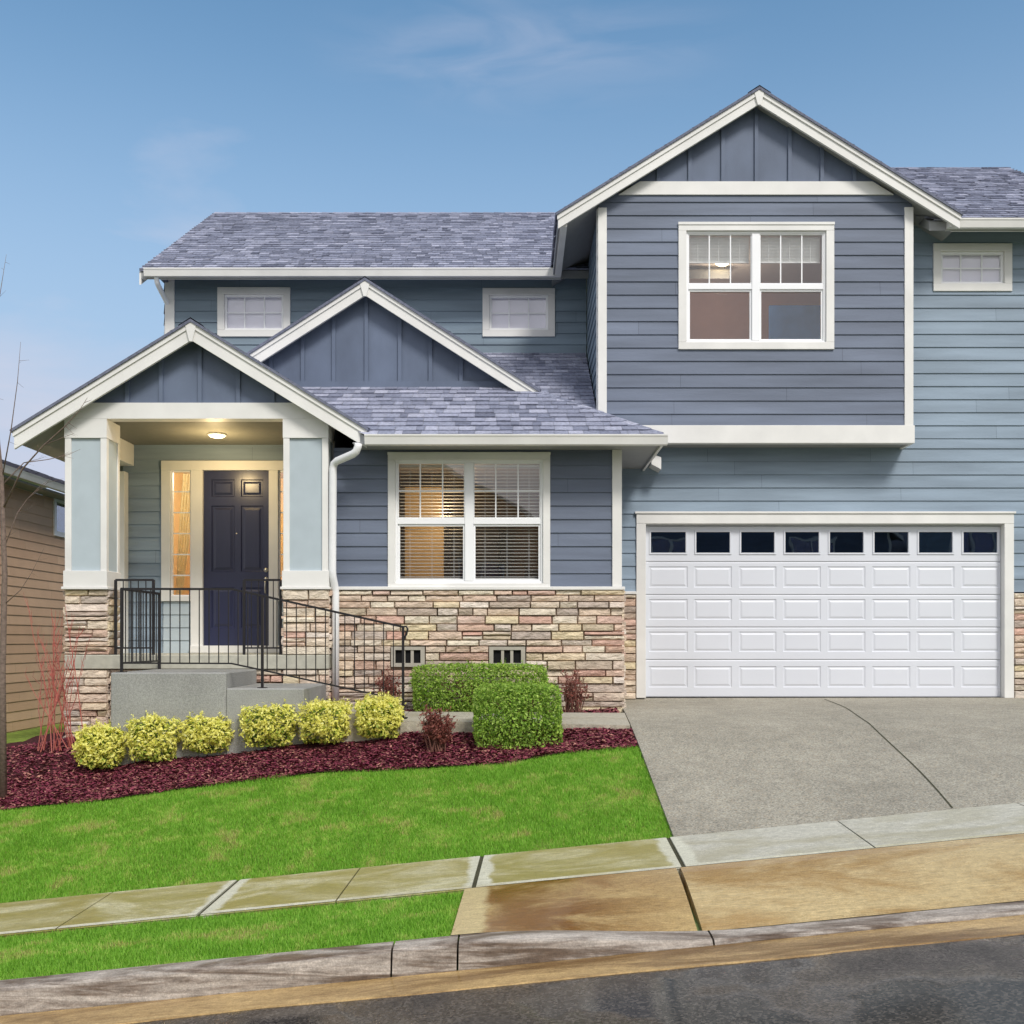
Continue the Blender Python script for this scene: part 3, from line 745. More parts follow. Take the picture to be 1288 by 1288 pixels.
# ---- windows: casing > sash, panes, muntins, blind
def ring(mb, x0, x1, z0, z1, w, y0, y1, bev=.003, sill=None):
    ws = sill or w
    mb.box(x0, x1, y0, y1, z1-w, z1, bev=bev); mb.box(x0, x1, y0, y1, z0, z0+ws, bev=bev)
    mb.box(x0, x0+w, y0, y1, z0+ws+.0005, z1-w-.0005, bev=bev); mb.box(x1-w, x1, y0, y1, z0+ws+.0005, z1-w-.0005, bev=bev)
def pane(x0, x1, z0, z1, y, par, mt='glass', name='pane'):
    mb = MB(); mb.box(x0, x1, y, y+.006, z0, z1); return mb.build(name, M[mt], par)
def blind(x0, x1, z0, z1, y, par, pitch=.042, tilt=-.15, depth=.046):
    mb = MB(); z = z1
    mb.box(x0, x1, y-.015, y+.02, z1-.03, z1)
    z = z1-.045
    while z > z0+.02:
        dy, dzz = depth/2*cos(tilt), depth/2*sin(tilt); sg = random.uniform(-.001,.001)
        mb.mesh([(x0,y-dy,z-dzz+sg),(x1,y-dy,z-dzz-sg),(x1,y+dy,z+dzz-sg),(x0,y+dy,z+dzz+sg),(x0,y-dy,z-dzz+.003+sg),(x1,y-dy,z-dzz+.003-sg),(x1,y+dy,z+dzz+.003-sg),(x0,y+dy,z+dzz+.003+sg)],
                [(0,1,2,3),(4,5,6,7),(0,1,5,4),(2,3,7,6)])
        z -= pitch
    mb.box(x0, x1, y-.012, y+.012, z0, z0+.016)
    for t in (.16, .5, .84):
        xx = x0+(x1-x0)*t; mb.box(xx-.002, xx+.002, y-.016, y-.0145, z0, z1-.03)
    return mb.build('blind', M['blind'], par)
def big_window(w, Y, cw, hbar, blz):
    x0, x1, z0, z1 = w
    mb = MB(); ring(mb, x0, x1, z0, z1, cw, Y-.034, Y+.10, sill=cw*.9)
    mb.box(x0-.004, x1+.004, Y-.044, Y-.0345, z1-.03, z1+.004)
    win = mb.build('window', M['white'], house)
    a, b, c, d = x0+cw, x1-cw, z0+cw*.9, z1-cw; xm = (a+b)/2; zm = c+(d-c)*.505
    sb = MB(); f = .030; mw = .052; mr_ = .036
    ring(sb, a, b, c, d, f, Y+.0, Y+.07)
    sb.box(xm-mw, xm+mw, Y-.004, Y+.07, c+f, d-f, bev=.003)
    for u, v in ((a+f, xm-mw), (xm+mw, b-f)):
        sb.box(u, v, Y+.004, Y+.06, zm-mr_, zm+mr_, bev=.004)
        ring(sb, u+.0005, v-.0005, c+f+.0005, zm-mr_-.0005, .024, Y+.022, Y+.062, .002)
        ring(sb, u+.0005, v-.0005, zm+mr_+.0005, d-f-.0005, .012, Y+.010, Y+.05, .002)
    sb.build('sash', M['vinyl'], win)
    for u, v in ((a+f, xm-mw), (xm+mw, b-f)):
        pane(u+.01, v-.01, zm+mr_, d-f-.008, Y+.028, win); pane(u+.02, v-.02, c+f+.02, zm-mr_-.02, Y+.044, win)
        g_ = .008
        for k in (1, 2):
            mu = MB(); xx = u+(v-u)*k/3; mu.box(xx-g_, xx+g_, Y+.0175, Y+.0275, zm+mr_+.01, d-f-.01); mu.build('muntin', M['vinyl'], win)
        if hbar: mu = MB(); mu.box(u+.01, v-.01, Y+.0185, Y+.0265, (zm+d)/2-g_, (zm+d)/2+g_); mu.build('muntin', M['vinyl'], win)
        blind(u+.012, v-.012, blz if blz is not None else c+f+.03, d-f-.01, Y+.12, win, tilt=-.06 if hbar else -.95)
    return win
big_window(w_bay, BY+.015, .088, True, None)
big_window(w_box, UY, .105, False, Z(327,UY))
def small_window(w, Y, cw=.105):
    x0, x1, z0, z1 = w
    mb = MB(); ring(mb, x0, x1, z0, z1, cw, Y-.034, Y+.08); win = mb.build('window', M['white'], house)
    a, b, c, d = x0+cw, x1-cw, z0+cw, z1-cw
    sb = MB(); ring(sb, a, b, c, d, .035, Y+.002, Y+.06, .003); sb.build('sash', M['vinyl'], win)
    pane(a+.03, b-.03, c+.03, d-.03, Y+.03, win)
    mu = MB(); g_ = .009
    for k in (1, 2): xx = a+(b-a)*k/3; mu.box(xx-g_, xx+g_, Y+.0195, Y+.029, c+.034, d-.034)
    mu.box(a+.034, b-.034, Y+.0205, Y+.028, (c+d)/2-g_, (c+d)/2+g_); mu.build('muntin', M['vinyl'], win)
    bl = MB(); bl.box(a+.01, b-.01, Y+.062, Y+.068, c, d); bl.build('blind', M['lace'], win)
for w, Y in ((w_s1, WY), (w_s2, WY), (w_s3, GY)): small_window(w, Y)

# ---- entry: casing > sidelight glass, muntins; door > handle, lock
zt = ent[3]; zS = -.18
dx0, dx1, dzt = X(256,HY), X(339,HY), Z(592,HY)
fr = MB(); yf = HY-.05
lx0, lx1 = X(215.5,HY), X(241,HY); rx0, rx1 = X(350.5,HY), X(350.5,HY)+(lx1-lx0)
fr.box(ent[0], ent[1], yf, HY+.08, dzt, zt, bev=.004)
sg0, sg1 = Z(750,HY), Z(588,HY)
for a, b in ((ent[0], lx0), (lx1, dx0), (dx1, rx0), (rx1, ent[1])): fr.box(a, b, yf+.004, HY+.08, (sg0-.07 if a in (ent[0], rx1) else zS+.01), dzt-.0005, bev=.003)
for a, b in ((lx0, lx1), (rx0, rx1)): fr.box(a+.0005, b-.0005, yf+.006, HY+.08, sg0-.07, sg0, bev=.003)
fr.box(dx0-.17, dx1+.17, HY-.10, HY+.08, zS+.002, Z(812,HY)-.001, bev=.004)
entry = fr.build('entry_frame', M['white'], house)
for a, b in ((ent[0]+.005, lx1), (rx0, ent[1]-.005)):
    uw = MB(); sheet(uw, TF(HY+.0), a, b, zS, sg0-.07, (), -.004, m=1); lap(uw, TF(HY), a, b, zS, sg0-.071); uw.build('wall', [M['panel'], M['sheath']], house)
for a, b in ((lx0, lx1), (rx0, rx1)):
    sb = MB(); ring(sb, a+.001, b-.001, sg0+.001, dzt-.001, .018, HY-.01, HY+.05, .002); sb.build('sash', M['vinyl'], entry)
    pane(a+.012, b-.012, sg0+.01, dzt-.01, HY+.02, entry)
    for k in range(1, 6):
        mu = MB(); zz = sg0+(dzt-sg0)*k/6; mu.box(a+.018, b-.018, HY+.010, HY+.0195, zz-.009, zz+.009); mu.build('muntin', M['vinyl'], entry)
    cu = MB(); nn = 40                                            # a curtain gathered to one side
    rows = 14; vs = []; fs = []
    for i in range(rows+1):
        t = i/rows; zz = dzt-.02-(dzt-sg0)*t
        wl = a+.02+(b-a)*(.35*(1-t)**1.5); wr = a+.02+(b-a)*(1.0*(1-t)**.8+.25*t)
        for j in range(nn+1):
            q = j/nn; vs.append((wl+(wr-wl)*q, HY+.13+.02*sin(q*pi*9)*(.4+.6*t), zz))
    for i in range(rows):
        for j in range(nn): k = i*(nn+1)+j; fs.append((k,k+1,k+nn+2,k+nn+1))
    cu.mesh(vs, fs); cu.build('curtain', M['curtain'], entry, True)
# door leaf
d = MB(); T = TF(HY+.0); dz0 = Z(812,HY)
cols = ((X(266,HY), X(295,HY)), (X(303,HY), X(331,HY))); rows_ = ((Z(625,HY), Z(603,HY)), (Z(719,HY), Z(636,HY)), (Z(790,HY), Z(739,HY)))
ph = [(a, b, c, e) for a, b in cols for c, e in rows_]
sheet(d, T, dx0+.004, dx1-.004, dz0, dzt-.004, ph, 0)
for h in ph: emboss(d, T, *h, g=.03, depth=.016, rise=.004, e=.03)
d.box(dx0+.004, dx1-.004, HY+.02, HY+.05, dz0, dzt-.004)
door = d.build('front_door', M['navy'], house)
kx_, kz = X(334.5,HY), Z(717,HY)
kb = MB(); kb.lathe([(.0,-.028),(.024,-.026),(.03,-.008),(.034,0)], (kx_,HY,kz), 16, axis='y'); kb.build('lock', M['nickel'], door, True)
kb = MB(); kb.lathe([(.0,-.02),(.026,-.018),(.03,0)], (kx_,HY,kz-.125), 16, axis='y')
kb.tube([(kx_,HY-.005,kz-.13),(kx_,HY-.05,kz-.15),(kx_,HY-.055,kz-.25),(kx_,HY-.045,kz-.31),(kx_,HY-.004,kz-.325)], .011, 8)
kb.build('handle', M['nickel'], door, True)
kb = MB(); kb.lathe([(.0,-.008),(.009,-.006),(.011,0)], (X(297.5,HY),HY,Z(671,HY)), 12, axis='y'); kb.build('peephole', M['nickel'], door, True)

# ---- garage door: frame > sections, window panes
gt = MB()
gt.box(gd[0]-.13, gd[1]+.13, GY-.038, GY+.10, gd[3], gd[3]+.135, bev=.004)
gt.box(gd[0]-.15, gd[1]+.15, GY-.055, GY+.0, gd[3]+.1355, gd[3]+.165, bev=.003)
for a, b in ((gd[0]-.13, gd[0]), (gd[1], gd[1]+.13)): gt.box(a, b, GY-.036, GY+.10, -.79, gd[3]-.0005, bev=.004)
gt.build('garage_trim', M['white'], house)
GD = GY+.075
gtop = Z(661.5,GD); seams = [gtop, Z(706.8,GD), Z(748.3,GD), Z(789,GD), Z(830,GD), -.785]
bk = MB(); bk.box(gd[0], gd[1], GD+.03, GD+.05, -.788, seams[1]-.02); bk.box(gd[0], gd[1], GD-.012, GD+.04, gtop+.004, gd[3])
gdoor = bk.build('garage_door', M['door_white'], house)
px_w = [(819,862),(876,917.5),(932.5,973.5),(988,1029.5),(1044,1085.5),(1100,1142),(1156,1197.5),(1212,1254)]
T = TF(GD)
rowp = [None, (712.5,739), (753.5,779.5), (794.5,820), (838,864.5)]
pr = [(Z(b,GD), Z(a,GD)) if False else None for a, b in ((0,0),)]
for k in range(5):
    z1, z0 = seams[k]-.003, seams[k+1]+.003
    mb = MB(); hs = []
    for (a, b) in px_w:
        if k == 0: hs.append((X(a-2.5,GD), X(b+2.5,GD), Z(697.5,GD), Z(667,GD)))
        else: hs.append((X(a-3,GD), X(b+3,GD), Z(rowp[k][1],GD), Z(rowp[k][0],GD)))
    sheet(mb, T, gd[0]+.004, gd[1]-.004, z0+.012, z1-.012, hs, 0)
    # tongue and groove lips top and bottom of each section
    for a_, b_, o1 in ((z1-.012, z1, 1), (z0, z0+.012, 0)):
        o = (0, -.006) if o1 else (-.006, 0)
        mb.face([T(gd[0]+.004,o[0],a_), T(gd[1]-.004,o[0],a_), T(gd[1]-.004,o[1],b_), T(gd[0]+.004,o[1],b_)])
    mb.box(gd[0]+.004, gd[1]-.004, GD+.010, GD+.028, z0-.002, min(z1, Z(700,GD)) if k == 0 else z1)
    for h in hs:
        if k: emboss(mb, T, *h, g=.022, depth=.009, rise=.001, e=.022)
        else:
            ring(mb, h[0], h[1], h[2], h[3], .024, GD-.012, GD+.02, .004)
    sec = mb.build('door_section', M['door_white'], gdoor)
for (a, b) in px_w:
    pane(X(a-.5,GD), X(b+.5,GD), Z(695.5,GD), Z(669,GD), GD+.008, gdoor, 'glass_dark', 'door_window')
ws = MB(); ws.box(gd[0], gd[1], GD-.016, GD+.03, -.795, -.786); ws.build('weather_strip', M['black'], gdoor)

# ---- rooms behind the glass
def room(name, x0, x1, y0, y1, z0, z1, mats_, par=house):
    mb = MB()
    mb.face([(x0,y1,z0),(x1,y1,z0),(x1,y1,z1),(x0,y1,z1)]); mb.face([(x0,y0,z0),(x0,y1,z0),(x0,y1,z1),(x0,y0,z1)]); mb.face([(x1,y0,z0),(x1,y1,z0),(x1,y1,z1),(x1,y0,z1)])
    mb.face([(x0,y0,z1),(x1,y0,z1),(x1,y1,z1),(x0,y1,z1)], m=1); mb.face([(x0,y0,z0),(x1,y0,z0),(x1,y1,z0),(x0,y1,z0)], m=2)
    return mb.build(name, mats_, par)
din = room('dining_room', -2.18, 1.22, BY+.03, 15.6, -.15, 2.30, [M['room_tan'], M['room_white'], M['wood']])
q = MB(); q.box(-1.5, -.98, 13.75, 13.80, -.15, 2.05); q.build('room_screen', M['room_orange'], din)
q = MB(); q.box(-.95, -.25, 14.9, 15.3, -.15, 1.75); q.box(-.93, -.62, 14.87, 14.9, -.1, 1.7); q.box(-.58, -.27, 14.87, 14.9, -.1, 1.7); q.build('cabinet', M['dkwood'], din)
q = MB(); q.box(-.1, .95, 13.6, 14.5, .55, .60, bev=.01)
for a in (-.05, .86):
    for b in (13.65, 14.40): q.box(a, a+.05, b, b+.05, -.15, .55)
q.build('dining_table', M['wood'], din)
q = MB()
for a in (.1, .6): q.box(a, a+.04, 13.45, 13.49, -.15, .95); q.box(a+.3, a+.34, 13.45, 13.49, -.15, .95); q.box(a+.04, a+.30, 13.46, 13.48, .45, .93)
q.build('chair_back', M['dkwood'], din)
hall = room('entry_hall', -5.35, -2.28, HY+.06, 17.0, -.15, 2.68, [M['room_orange'], M['room_white'], M['wood']])
bed = room('bedroom', 1.14, 5.19, UY+.03, 16.4, 2.75, 5.62, [M['room_peach'], M['room_white'], M['wood']])
q = MB(); q.box(3.92, 5.1, 15.9, 15.96, 3.4, 5.19); q.build('back_panel', M['blue'], bed)  # flat blue panel near the bedroom's back wall
q = MB(); q.lathe([(.0,-.07),(.07,-.06),(.12,-.02),(.13,0)], (3.05,15.2,5.618), 24); q.build('ceiling_lamp', M['lamp'], bed, True)
room('garage_room', 1.4, 7.6, GY+.14, 19.0, -.78, 2.2, [M['room_dark'], M['room_dark'], M['room_dark']])

# ---- downspouts
def spout(pts, r=.046):
    mb = MB(); P = [Vector(p) for p in pts]; out = [P[0]]
    for i in range(1, len(P)-1):
        a = P[i]+(P[i-1]-P[i]).normalized()*.07; b = P[i]+(P[i+1]-P[i]).normalized()*.07
        out += [a, (a+b)/2*.5+P[i]*.5, b]
    out.append(P[-1]); mb.tube(out, r, 12)
    return mb.build('downspout', M['vinyl'], house, True)
Yd = 12.12
spout([(X(451,Yd),Yd,Z(558,Yd)), (X(449,Yd),Yd,Z(569,Yd)), (X(419,12.36),12.36,Z(582,12.36)), (X(418,12.40),12.40,Z(724,12.40)), (X(422,12.48),12.48,Z(741,12.48)), (X(422,12.48),12.48,Z(881,12.48))])
spout([(X(197,15.35),15.35,Z(347,15.35)), (X(197,15.35),15.35,Z(355,15.35)), (X(212,15.85),15.83,Z(384,15.85)), (-5.50,15.83,3.0)], .038)
# ================================================================= GROUND
GX = [-40, -8, -5.4, -4.2, -2.3, -1.2, 1.25, 7, 40]
GYs = [8, 10.3, 10.95, 11.5, 12.4, 14, 40]
GT = [[-4.7,-2.45,-2.19,-2.07,-1.886,-1.777,-1.536,-.97,1.2],
      [-4.4,-1.95,-1.71,-1.59,-1.40,-1.29,-1.046,-.90,.6],
      [-4.2,-1.80,-1.50,-1.36,-1.16,-1.00,-.925,-.86,.5],
      [-4.1,-1.70,-1.30,-1.15,-.86,-.88,-.89,-.85,.4],
      [-4.0,-1.60,-1.15,-1.05,-.80,-.86,-.84,-.82,.3],
      [-3.8,-1.50,-1.15,-1.05,-.85,-.84,-.83,-.79,.2],
      [-3.5,-1.50,-1.15,-1.05,-.85,-.84,-.83,-.79,.2]]
def bil(x, y, XS, YS, T):
    def loc(v, A):
        v = min(max(v, A[0]), A[-1])
        for i in range(len(A)-1):
            if v <= A[i+1]: return i, (v-A[i])/(A[i+1]-A[i])
    i, s = loc(x, XS); j, t = loc(y, YS)
    return (T[j][i]*(1-s)+T[j][i+1]*s)*(1-t)+(T[j+1][i]*(1-s)+T[j+1][i+1]*s)*t
def zb(x):
    x = max(-38, min(38, x)); return -1.538 + .0987*(x-1.228)
def G(x, y):
    if y >= 8: return bil(x, y, GX, GYs, GT)
    if y >= 5.9: return zb(x) - .026*(8-y)
    return zb(x) - .195
def hit(px, py, lo=6.0, hi=13.8):
    y = hi
    best = None
    while y > lo:
        x = X(px, y)
        yy = 805 - G(x, y)*F/y
        if yy >= py: return x, y
        y -= .005
    return X(px, lo), lo

def grid(fn, xs, ys, dz=0, skirt=0, m=0):
    mb = MB(); nx = len(xs); vs = [(x, y, fn(x, y)+dz) for y in ys for x in xs]
    fs = [(j*nx+i, j*nx+i+1, (j+1)*nx+i+1, (j+1)*nx+i) for j in range(len(ys)-1) for i in range(nx-1)]
    mb.mesh(vs, fs, .5, m)
    return mb
def lin(a, b, n): return [a+(b-a)*i/n for i in range(n+1)]

# the far ground, one sheet under everything
def Gfar(x, y):
    xx = max(-38, min(38, x))
    if y > 5.9: return G(xx, min(y, 40)) - .12
    return zb(xx) - .32
xs = [-400,-150,-80,-50] + lin(-38, 38, 60) + [50,80,150,400]; ys = [-400,-150,-60,-30] + lin(-12, 40, 60) + [60,100,200,400]
o = grid(Gfar, xs, ys).build('ground', M['earth'], None, True); tag(o, 'bare ground of the street and the yards', 'ground', kind='structure')

# mulch bed and lawn meet along this line
mpts = sorted([hit(*p) for p in ((144,1003),(224,990),(346,974.6),(417,967.5),(520,964.6),(629,957.5),(707,945),(757,939.7),(802,936))])
mpts = [(-14, mpts[0][1]+.1), (-6, mpts[0][1]+.05)] + mpts
def yM(x):
    x = max(mpts[0][0], min(mpts[-1][0], x))
    for a, b in zip(mpts, mpts[1:]):
        if x <= b[0]: return a[1]+(b[1]-a[1])*(x-a[0])/(b[0]-a[0]+1e-9)
    return mpts[-1][1]
def XD(y): return 1.30 if y > 12.6 else 1.27+.03*(y-11.95)/.65 if y > 11.95 else 1.225+.045*(y-10.95) if y > 10.95 else 1.225
def wob(x, y, a=.02, s=3): return a*mnoise.noise(Vector((x*s, y*s, 0)))
def patch(name, mt, xs, f0, f1, ny, dz, bump):
    mb = MB(); nx = len(xs); vs = []
    for j in range(ny+1):
        for x in xs:
            y = f0(x)+(f1(x)-f0(x))*j/ny; vs.append((x, y, G(x,y)+dz+wob(x,y,bump,2.2)))
    mb.mesh(vs, [(j*nx+i, j*nx+i+1, (j+1)*nx+i+1, (j+1)*nx+i) for j in range(ny) for i in range(nx-1)])
    return mb.build(name, mt, None, True)
tag(patch('lawn', M['soil'], lin(-12, 1.222, 90), lambda x: 8.006, lambda x: yM(x)-.01, 26, -.03, .02), 'sloping green front lawn beside the driveway', 'lawn', kind='structure')
tag(patch('mulch_bed', M['mulchbed'], lin(-6.6, 1.222, 90), lambda x: yM(x)-.03, lambda x: 12.58 if x > -2.5 else 14.5, 40, -.015, .04), 'dark red bark mulch bed in front of the house', 'mulch bed', kind='structure')
tag(patch('planting_strip', M['soil'], lin(-12, -.335, 70), lambda x: 6.055, lambda x: 7.064, 12, -.03, .012), 'narrow grass strip between kerb and sidewalk', 'grass strip', kind='structure')

tag(patch('side_yard', M['soil'], lin(-8.6, -6.61, 14), lambda x: yM(x)-.012, lambda x: 26, 60, -.03, .03), 'grass side yard between the two houses', 'side yard', kind='structure')
# driveway
mb = MB(); ys = lin(8.006, 14.10, 30); us = lin(0, 1, 14); n = len(us)
vs = []
for y in ys:
    for u in us:
        x = XD(y)+(6.95-XD(y))*u; vs.append((x, y, G(x,y)+.004 if y < 14 else -.788))
mb.mesh(vs, [(j*n+i, j*n+i+1, (j+1)*n+i+1, (j+1)*n+i) for j in range(len(ys)-1) for i in range(n-1)])
for i in range(len(ys)-1):
    a, b = Vector(vs[i*n]), Vector(vs[(i+1)*n]); dn = Vector((0,0,-.2)); mb.face([a, b, b+dn, a+dn])
    a, b = Vector(vs[i*n+n-1]), Vector(vs[(i+1)*n+n-1]); mb.face([a, b, b+dn, a+dn])
for i in range(n-1):
    a, b = Vector(vs[i]), Vector(vs[i+1]); mb.face([a, b, b+Vector((0,0,-.2)), a+Vector((0,0,-.2))])
tag(mb.build('driveway', M['drive']), 'exposed aggregate concrete driveway in front of the garage', 'driveway', kind='structure')
mb = MB(); pp = lin(0, 1, 24)
for a, b in zip(pp, pp[1:]):
    P0 = (4.18-.78*a+.02*sin(a*9), 13.95-5.93*a); P1 = (4.18-.78*b+.02*sin(b*9), 13.95-5.93*b)
    mb.face([(P0[0]-.007,P0[1],G(*P0)+.0075),(P0[0]+.007,P0[1],G(*P0)+.0075),(P1[0]+.007,P1[1],G(*P1)+.0075),(P1[0]-.007,P1[1],G(*P1)+.0075)])
tag(mb.build('driveway_joint', M['joint']), 'thin joint running down the driveway', 'joint', kind='structure')

# front walk
WX = [-2.34, -1.2, 1.25]; WYs = [10.95, 11.95]; WT = [[-.74, -.865, -.912], [-.715, -.838, -.848]]
mb = MB()
def zw(x, y): return bil(x, y, WX, WYs, WT)
jx = [-2.33, -1.25, -.02, 1.215]
for a, b in zip(jx, jx[1:]):
    a += .004; b -= .004; q = [(a,10.95),(b,10.95),(b+(.044 if b > 1 else 0),11.95),(a,11.95)]
    mb.mesh([(x,y,zw(x,y)) for x, y in q]+[(x,y,zw(x,y)-.3) for x, y in q], [(0,1,2,3),(0,1,5,4),(1,2,6,5),(2,3,7,6),(3,0,4,7)])
tag(mb.build('front_walk', M['walkc']), 'concrete front walk from the steps to the driveway', 'walk', kind='structure')

# sidewalk slabs, with trowelled bands beside some joints
mb = MB(); JX = [-12,-10.8,-9.6,-8.4,-7.2,-6.1,-5.2,-4.2,-3.15,-2.17,-1.22,-.27,1.18,2.5,3.9,5.3,6.7,8.1,9.5,11]
zs = lambda x, y: zb(x)-.026*(8-y)+.004
for a, b in zip(JX, JX[1:]):
    gl, gr = .006, .006; strong = {-.27, 1.18, -2.17}
    if a in strong: gl = .016
    if b in strong: gr = .016
    main = 0 if b <= 1.19 else 1
    segs = []; u = a+gl
    if a in strong: pass
    e = b-gr
    if b in strong: segs.append((u, e, main))
    else: segs.append((u, e, main))
    for p, q, mm in segs:
        f0, f1 = 7.072, 7.13
        sk = lambda y: -.03*(8-y)                                 # joints run very slightly askew
        mb.face([(p+sk(f1),f1,zs(p,f1)),(q+sk(f1),f1,zs(q,f1)),(q,8.0,zs(q,8)),(p,8.0,zs(p,8))], .5, mm)
        mb.face([(p+sk(f0),f0,zs(p,f0)),(q+sk(f0),f0,zs(q,f0)),(q+sk(f1),f1,zs(q,f1)),(p+sk(f1),f1,zs(p,f1))], .5, 2)
    p, q = a+gl, b-gr; d = .15
    for (x0,y0),(x1,y1) in (((p-.028,7.072),(q-.028,7.072)),((p,8.0),(q,8.0)),((p-.028,7.072),(p,8.0)),((q-.028,7.072),(q,8.0))):
        mb.face([(x0,y0,zs(x0,y0)),(x1,y1,zs(x1,y1)),(x1,y1,zs(x1,y1)-d),(x0,y0,zs(x0,y0)-d)], .5, main)
tag(mb.build('sidewalk', [M['side1'], M['side2'], M['clean']]), 'mossy concrete sidewalk slabs along the lawn', 'sidewalk', kind='structure')
mb = grid(lambda x, y: zb(x)-.026*(8-y)-.006, [-12, 11], [7.066, 7.5, 8.02]); tag(mb.build('sidewalk_base', M['joint']), 'mossy bedding seen in the sidewalk joints', 'joint bed', kind='structure')

# kerb, driveway apron, gutter, road
def ss(t): t = max(0, min(1, t)); return t*t*(3-2*t)
def hk(x): return .150 - .128*ss((x+.30)/1.7)
zg = lambda x: zb(x)-.197
def ap(x, y):
    t = max(0.0, (7.064-y)/(7.064-6.055)); z1 = zs(x,7.07)-.001; z0 = zg(x)+hk(x)-.002
    return z1+(z0-z1)*t**1.4
mb = MB()
for (a, b, mm) in ((-.33,1.125,0),(1.155,1.30,1),(1.30,3.9,1),(3.912,7.0,1)):
    xs = lin(a, b, max(1,int((b-a)/.15))); ys = lin(6.0508, 7.066, 8); nx = len(xs)
    sk = lambda y: -.03*(8-y)
    vs = [(x+sk(y), y, ap(x,y)) for y in ys for x in xs]
    mb.mesh(vs, [(j*nx+i,j*nx+i+1,(j+1)*nx+i+1,(j+1)*nx+i) for j in range(len(ys)-1) for i in range(nx-1)], .5, mm)
    for i in (0, nx-1):
        for j in range(len(ys)-1):
            p, q = Vector(vs[j*nx+i]), Vector(vs[(j+1)*nx+i]); dn = Vector((0,0,-.1)); mb.face([p,q,q+dn,p+dn], .5, mm)
tag(mb.build('driveway_apron', [M['apron'], M['apron2'], M['clean']]), 'wet brown concrete apron between sidewalk and street', 'apron', kind='structure')
mb = MB()
cuts = [-12,-9.0,-6.0,-3.2,-.72,-.34,1.13,3.9,6.7,12]
for a, b in zip(cuts, cuts[1:]):
    xs = lin(a+.006, b-.006, max(2, int((b-a)/.08))); vs = []
    for x in xs:
        h = hk(x); z = zg(x); w = .002*mnoise.noise(Vector((x*6,0,0)))
        for y, t in ((6.050,h-.12),(6.050,h),(5.965,h-.002),(5.925,h-.008),(5.905,h*.84+w),(5.892,h*.55+w),(5.880,h*.2),(5.872,0),(5.872,-.06)): vs.append((x,y,z+t))
    k = 9; fs = [(i*k+j,(i+1)*k+j,(i+1)*k+j+1,i*k+j+1) for i in range(len(xs)-1) for j in range(k-1)]
    fs += [tuple(range(k)), tuple((len(xs)-1)*k+j for j in range(k-1,-1,-1))]
    mb.mesh(vs, fs)
tag(mb.build('kerb', M['curb']), 'weathered concrete kerb dipping at the driveway', 'kerb', kind='structure')
mb = MB(); xs = lin(-12, 12, 120)
for i in range(len(xs)-1):
    a, b = xs[i], xs[i+1]; e = lambda x: 5.60+.035*mnoise.noise(Vector((x*1.1,3,0)))+.01*mnoise.noise(Vector((x*7,3,0)))
    mb.face([(a,e(a),zg(a)-.016),(b,e(b),zg(b)-.016),(b,5.876,zg(b)-.004),(a,5.876,zg(a)-.004)])
    mb.face([(a,e(a),zg(a)-.016),(b,e(b),zg(b)-.016),(b,e(b)-.01,zg(b)-.04),(a,e(a)-.01,zg(a)-.04)])
tag(mb.build('gutter_pan', M['gutterpan']), 'wet tan concrete gutter along the kerb', 'gutter', kind='structure')
mb = grid(lambda x, y: zg(x)-.024-.0*(5.9-y), [-38]+lin(-12, 12, 24)+[38], lin(-4, 5.7, 20)); tag(mb.build('road', M['road']), 'wet dark asphalt street', 'road', kind='structure')

# ---- lawn blades and mulch chips: nobody could count them
def blades(name, n, xr, fy0, fy1, hgt, seed, label):
    r = np.random.default_rng(seed); V_, R_ = [], []
    x = r.uniform(xr[0], xr[1], n); t = r.uniform(0, 1, n); ang = r.uniform(0, 2*pi, n); ln = r.uniform(.2, 1.0, n); hh = r.uniform(.55, 1.25, n)*hgt; w = r.uniform(.0022, .0042, n)
    V_ = np.empty((n*3, 3)); R_ = np.empty(n)
    for i in range(n):
        y0, y1 = fy0(x[i]), fy1(x[i]); y = y0+(y1-y0)*t[i]
        pt = mnoise.noise(Vector((x[i]*1.6, y*1.9, seed))) + .6*mnoise.noise(Vector((x[i]*5, y*5, seed+3)))
        h = hh[i]*(1+.25*pt); z = G(x[i], y)-.028; a = ang[i]; l = ln[i]*h*.9; ww = w[i]
        dx, dy = cos(a), sin(a)
        V_[3*i] = (x[i]-dy*ww, y+dx*ww, z); V_[3*i+1] = (x[i]+dy*ww, y-dx*ww, z); V_[3*i+2] = (x[i]+dx*l, y+dy*l, z+h)
        q = r.random(); f = mnoise.noise(Vector((x[i]*2.6+9, y*3.4, 2)))+.7*mnoise.noise(Vector((x[i]*9, y*9, 6)))
        mid = 1-min(1, abs(t[i]-.55)*2.2)                            # thin worn patches through the middle of the lawn
        dry = max(0, min(1, (f+.30*mid-.20)*1.6))
        R_[i] = min(1, q*.5+.10*f+dry*(.15+.45*r.random()))
    me = bpy.data.meshes.new(name); me.vertices.add(3*n); me.vertices.foreach_set('co', V_.ravel())
    me.loops.add(3*n); me.loops.foreach_set('vertex_index', np.arange(3*n)); me.polygons.add(n); me.polygons.foreach_set('loop_start', np.arange(0,3*n,3)); me.polygons.foreach_set('loop_total', np.full(n,3))
    me.update(); me.validate()
    at = me.attributes.new('rnd','FLOAT','FACE'); at.data.foreach_set('value', R_); me.materials.append(M['grass'])
    o = bpy.data.objects.new(name, me); COL.objects.link(o); tag(o, label, 'grass', kind='stuff')
blades('lawn_grass', 230000, (-6.6, 1.228), lambda x: 7.995+.012*mnoise.noise(Vector((x*7,0,0))), lambda x: yM(x)+.02*mnoise.noise(Vector((x*6,2,0)))+random.uniform(-.03,.03), .034, 5, 'short vivid green grass of the front lawn')
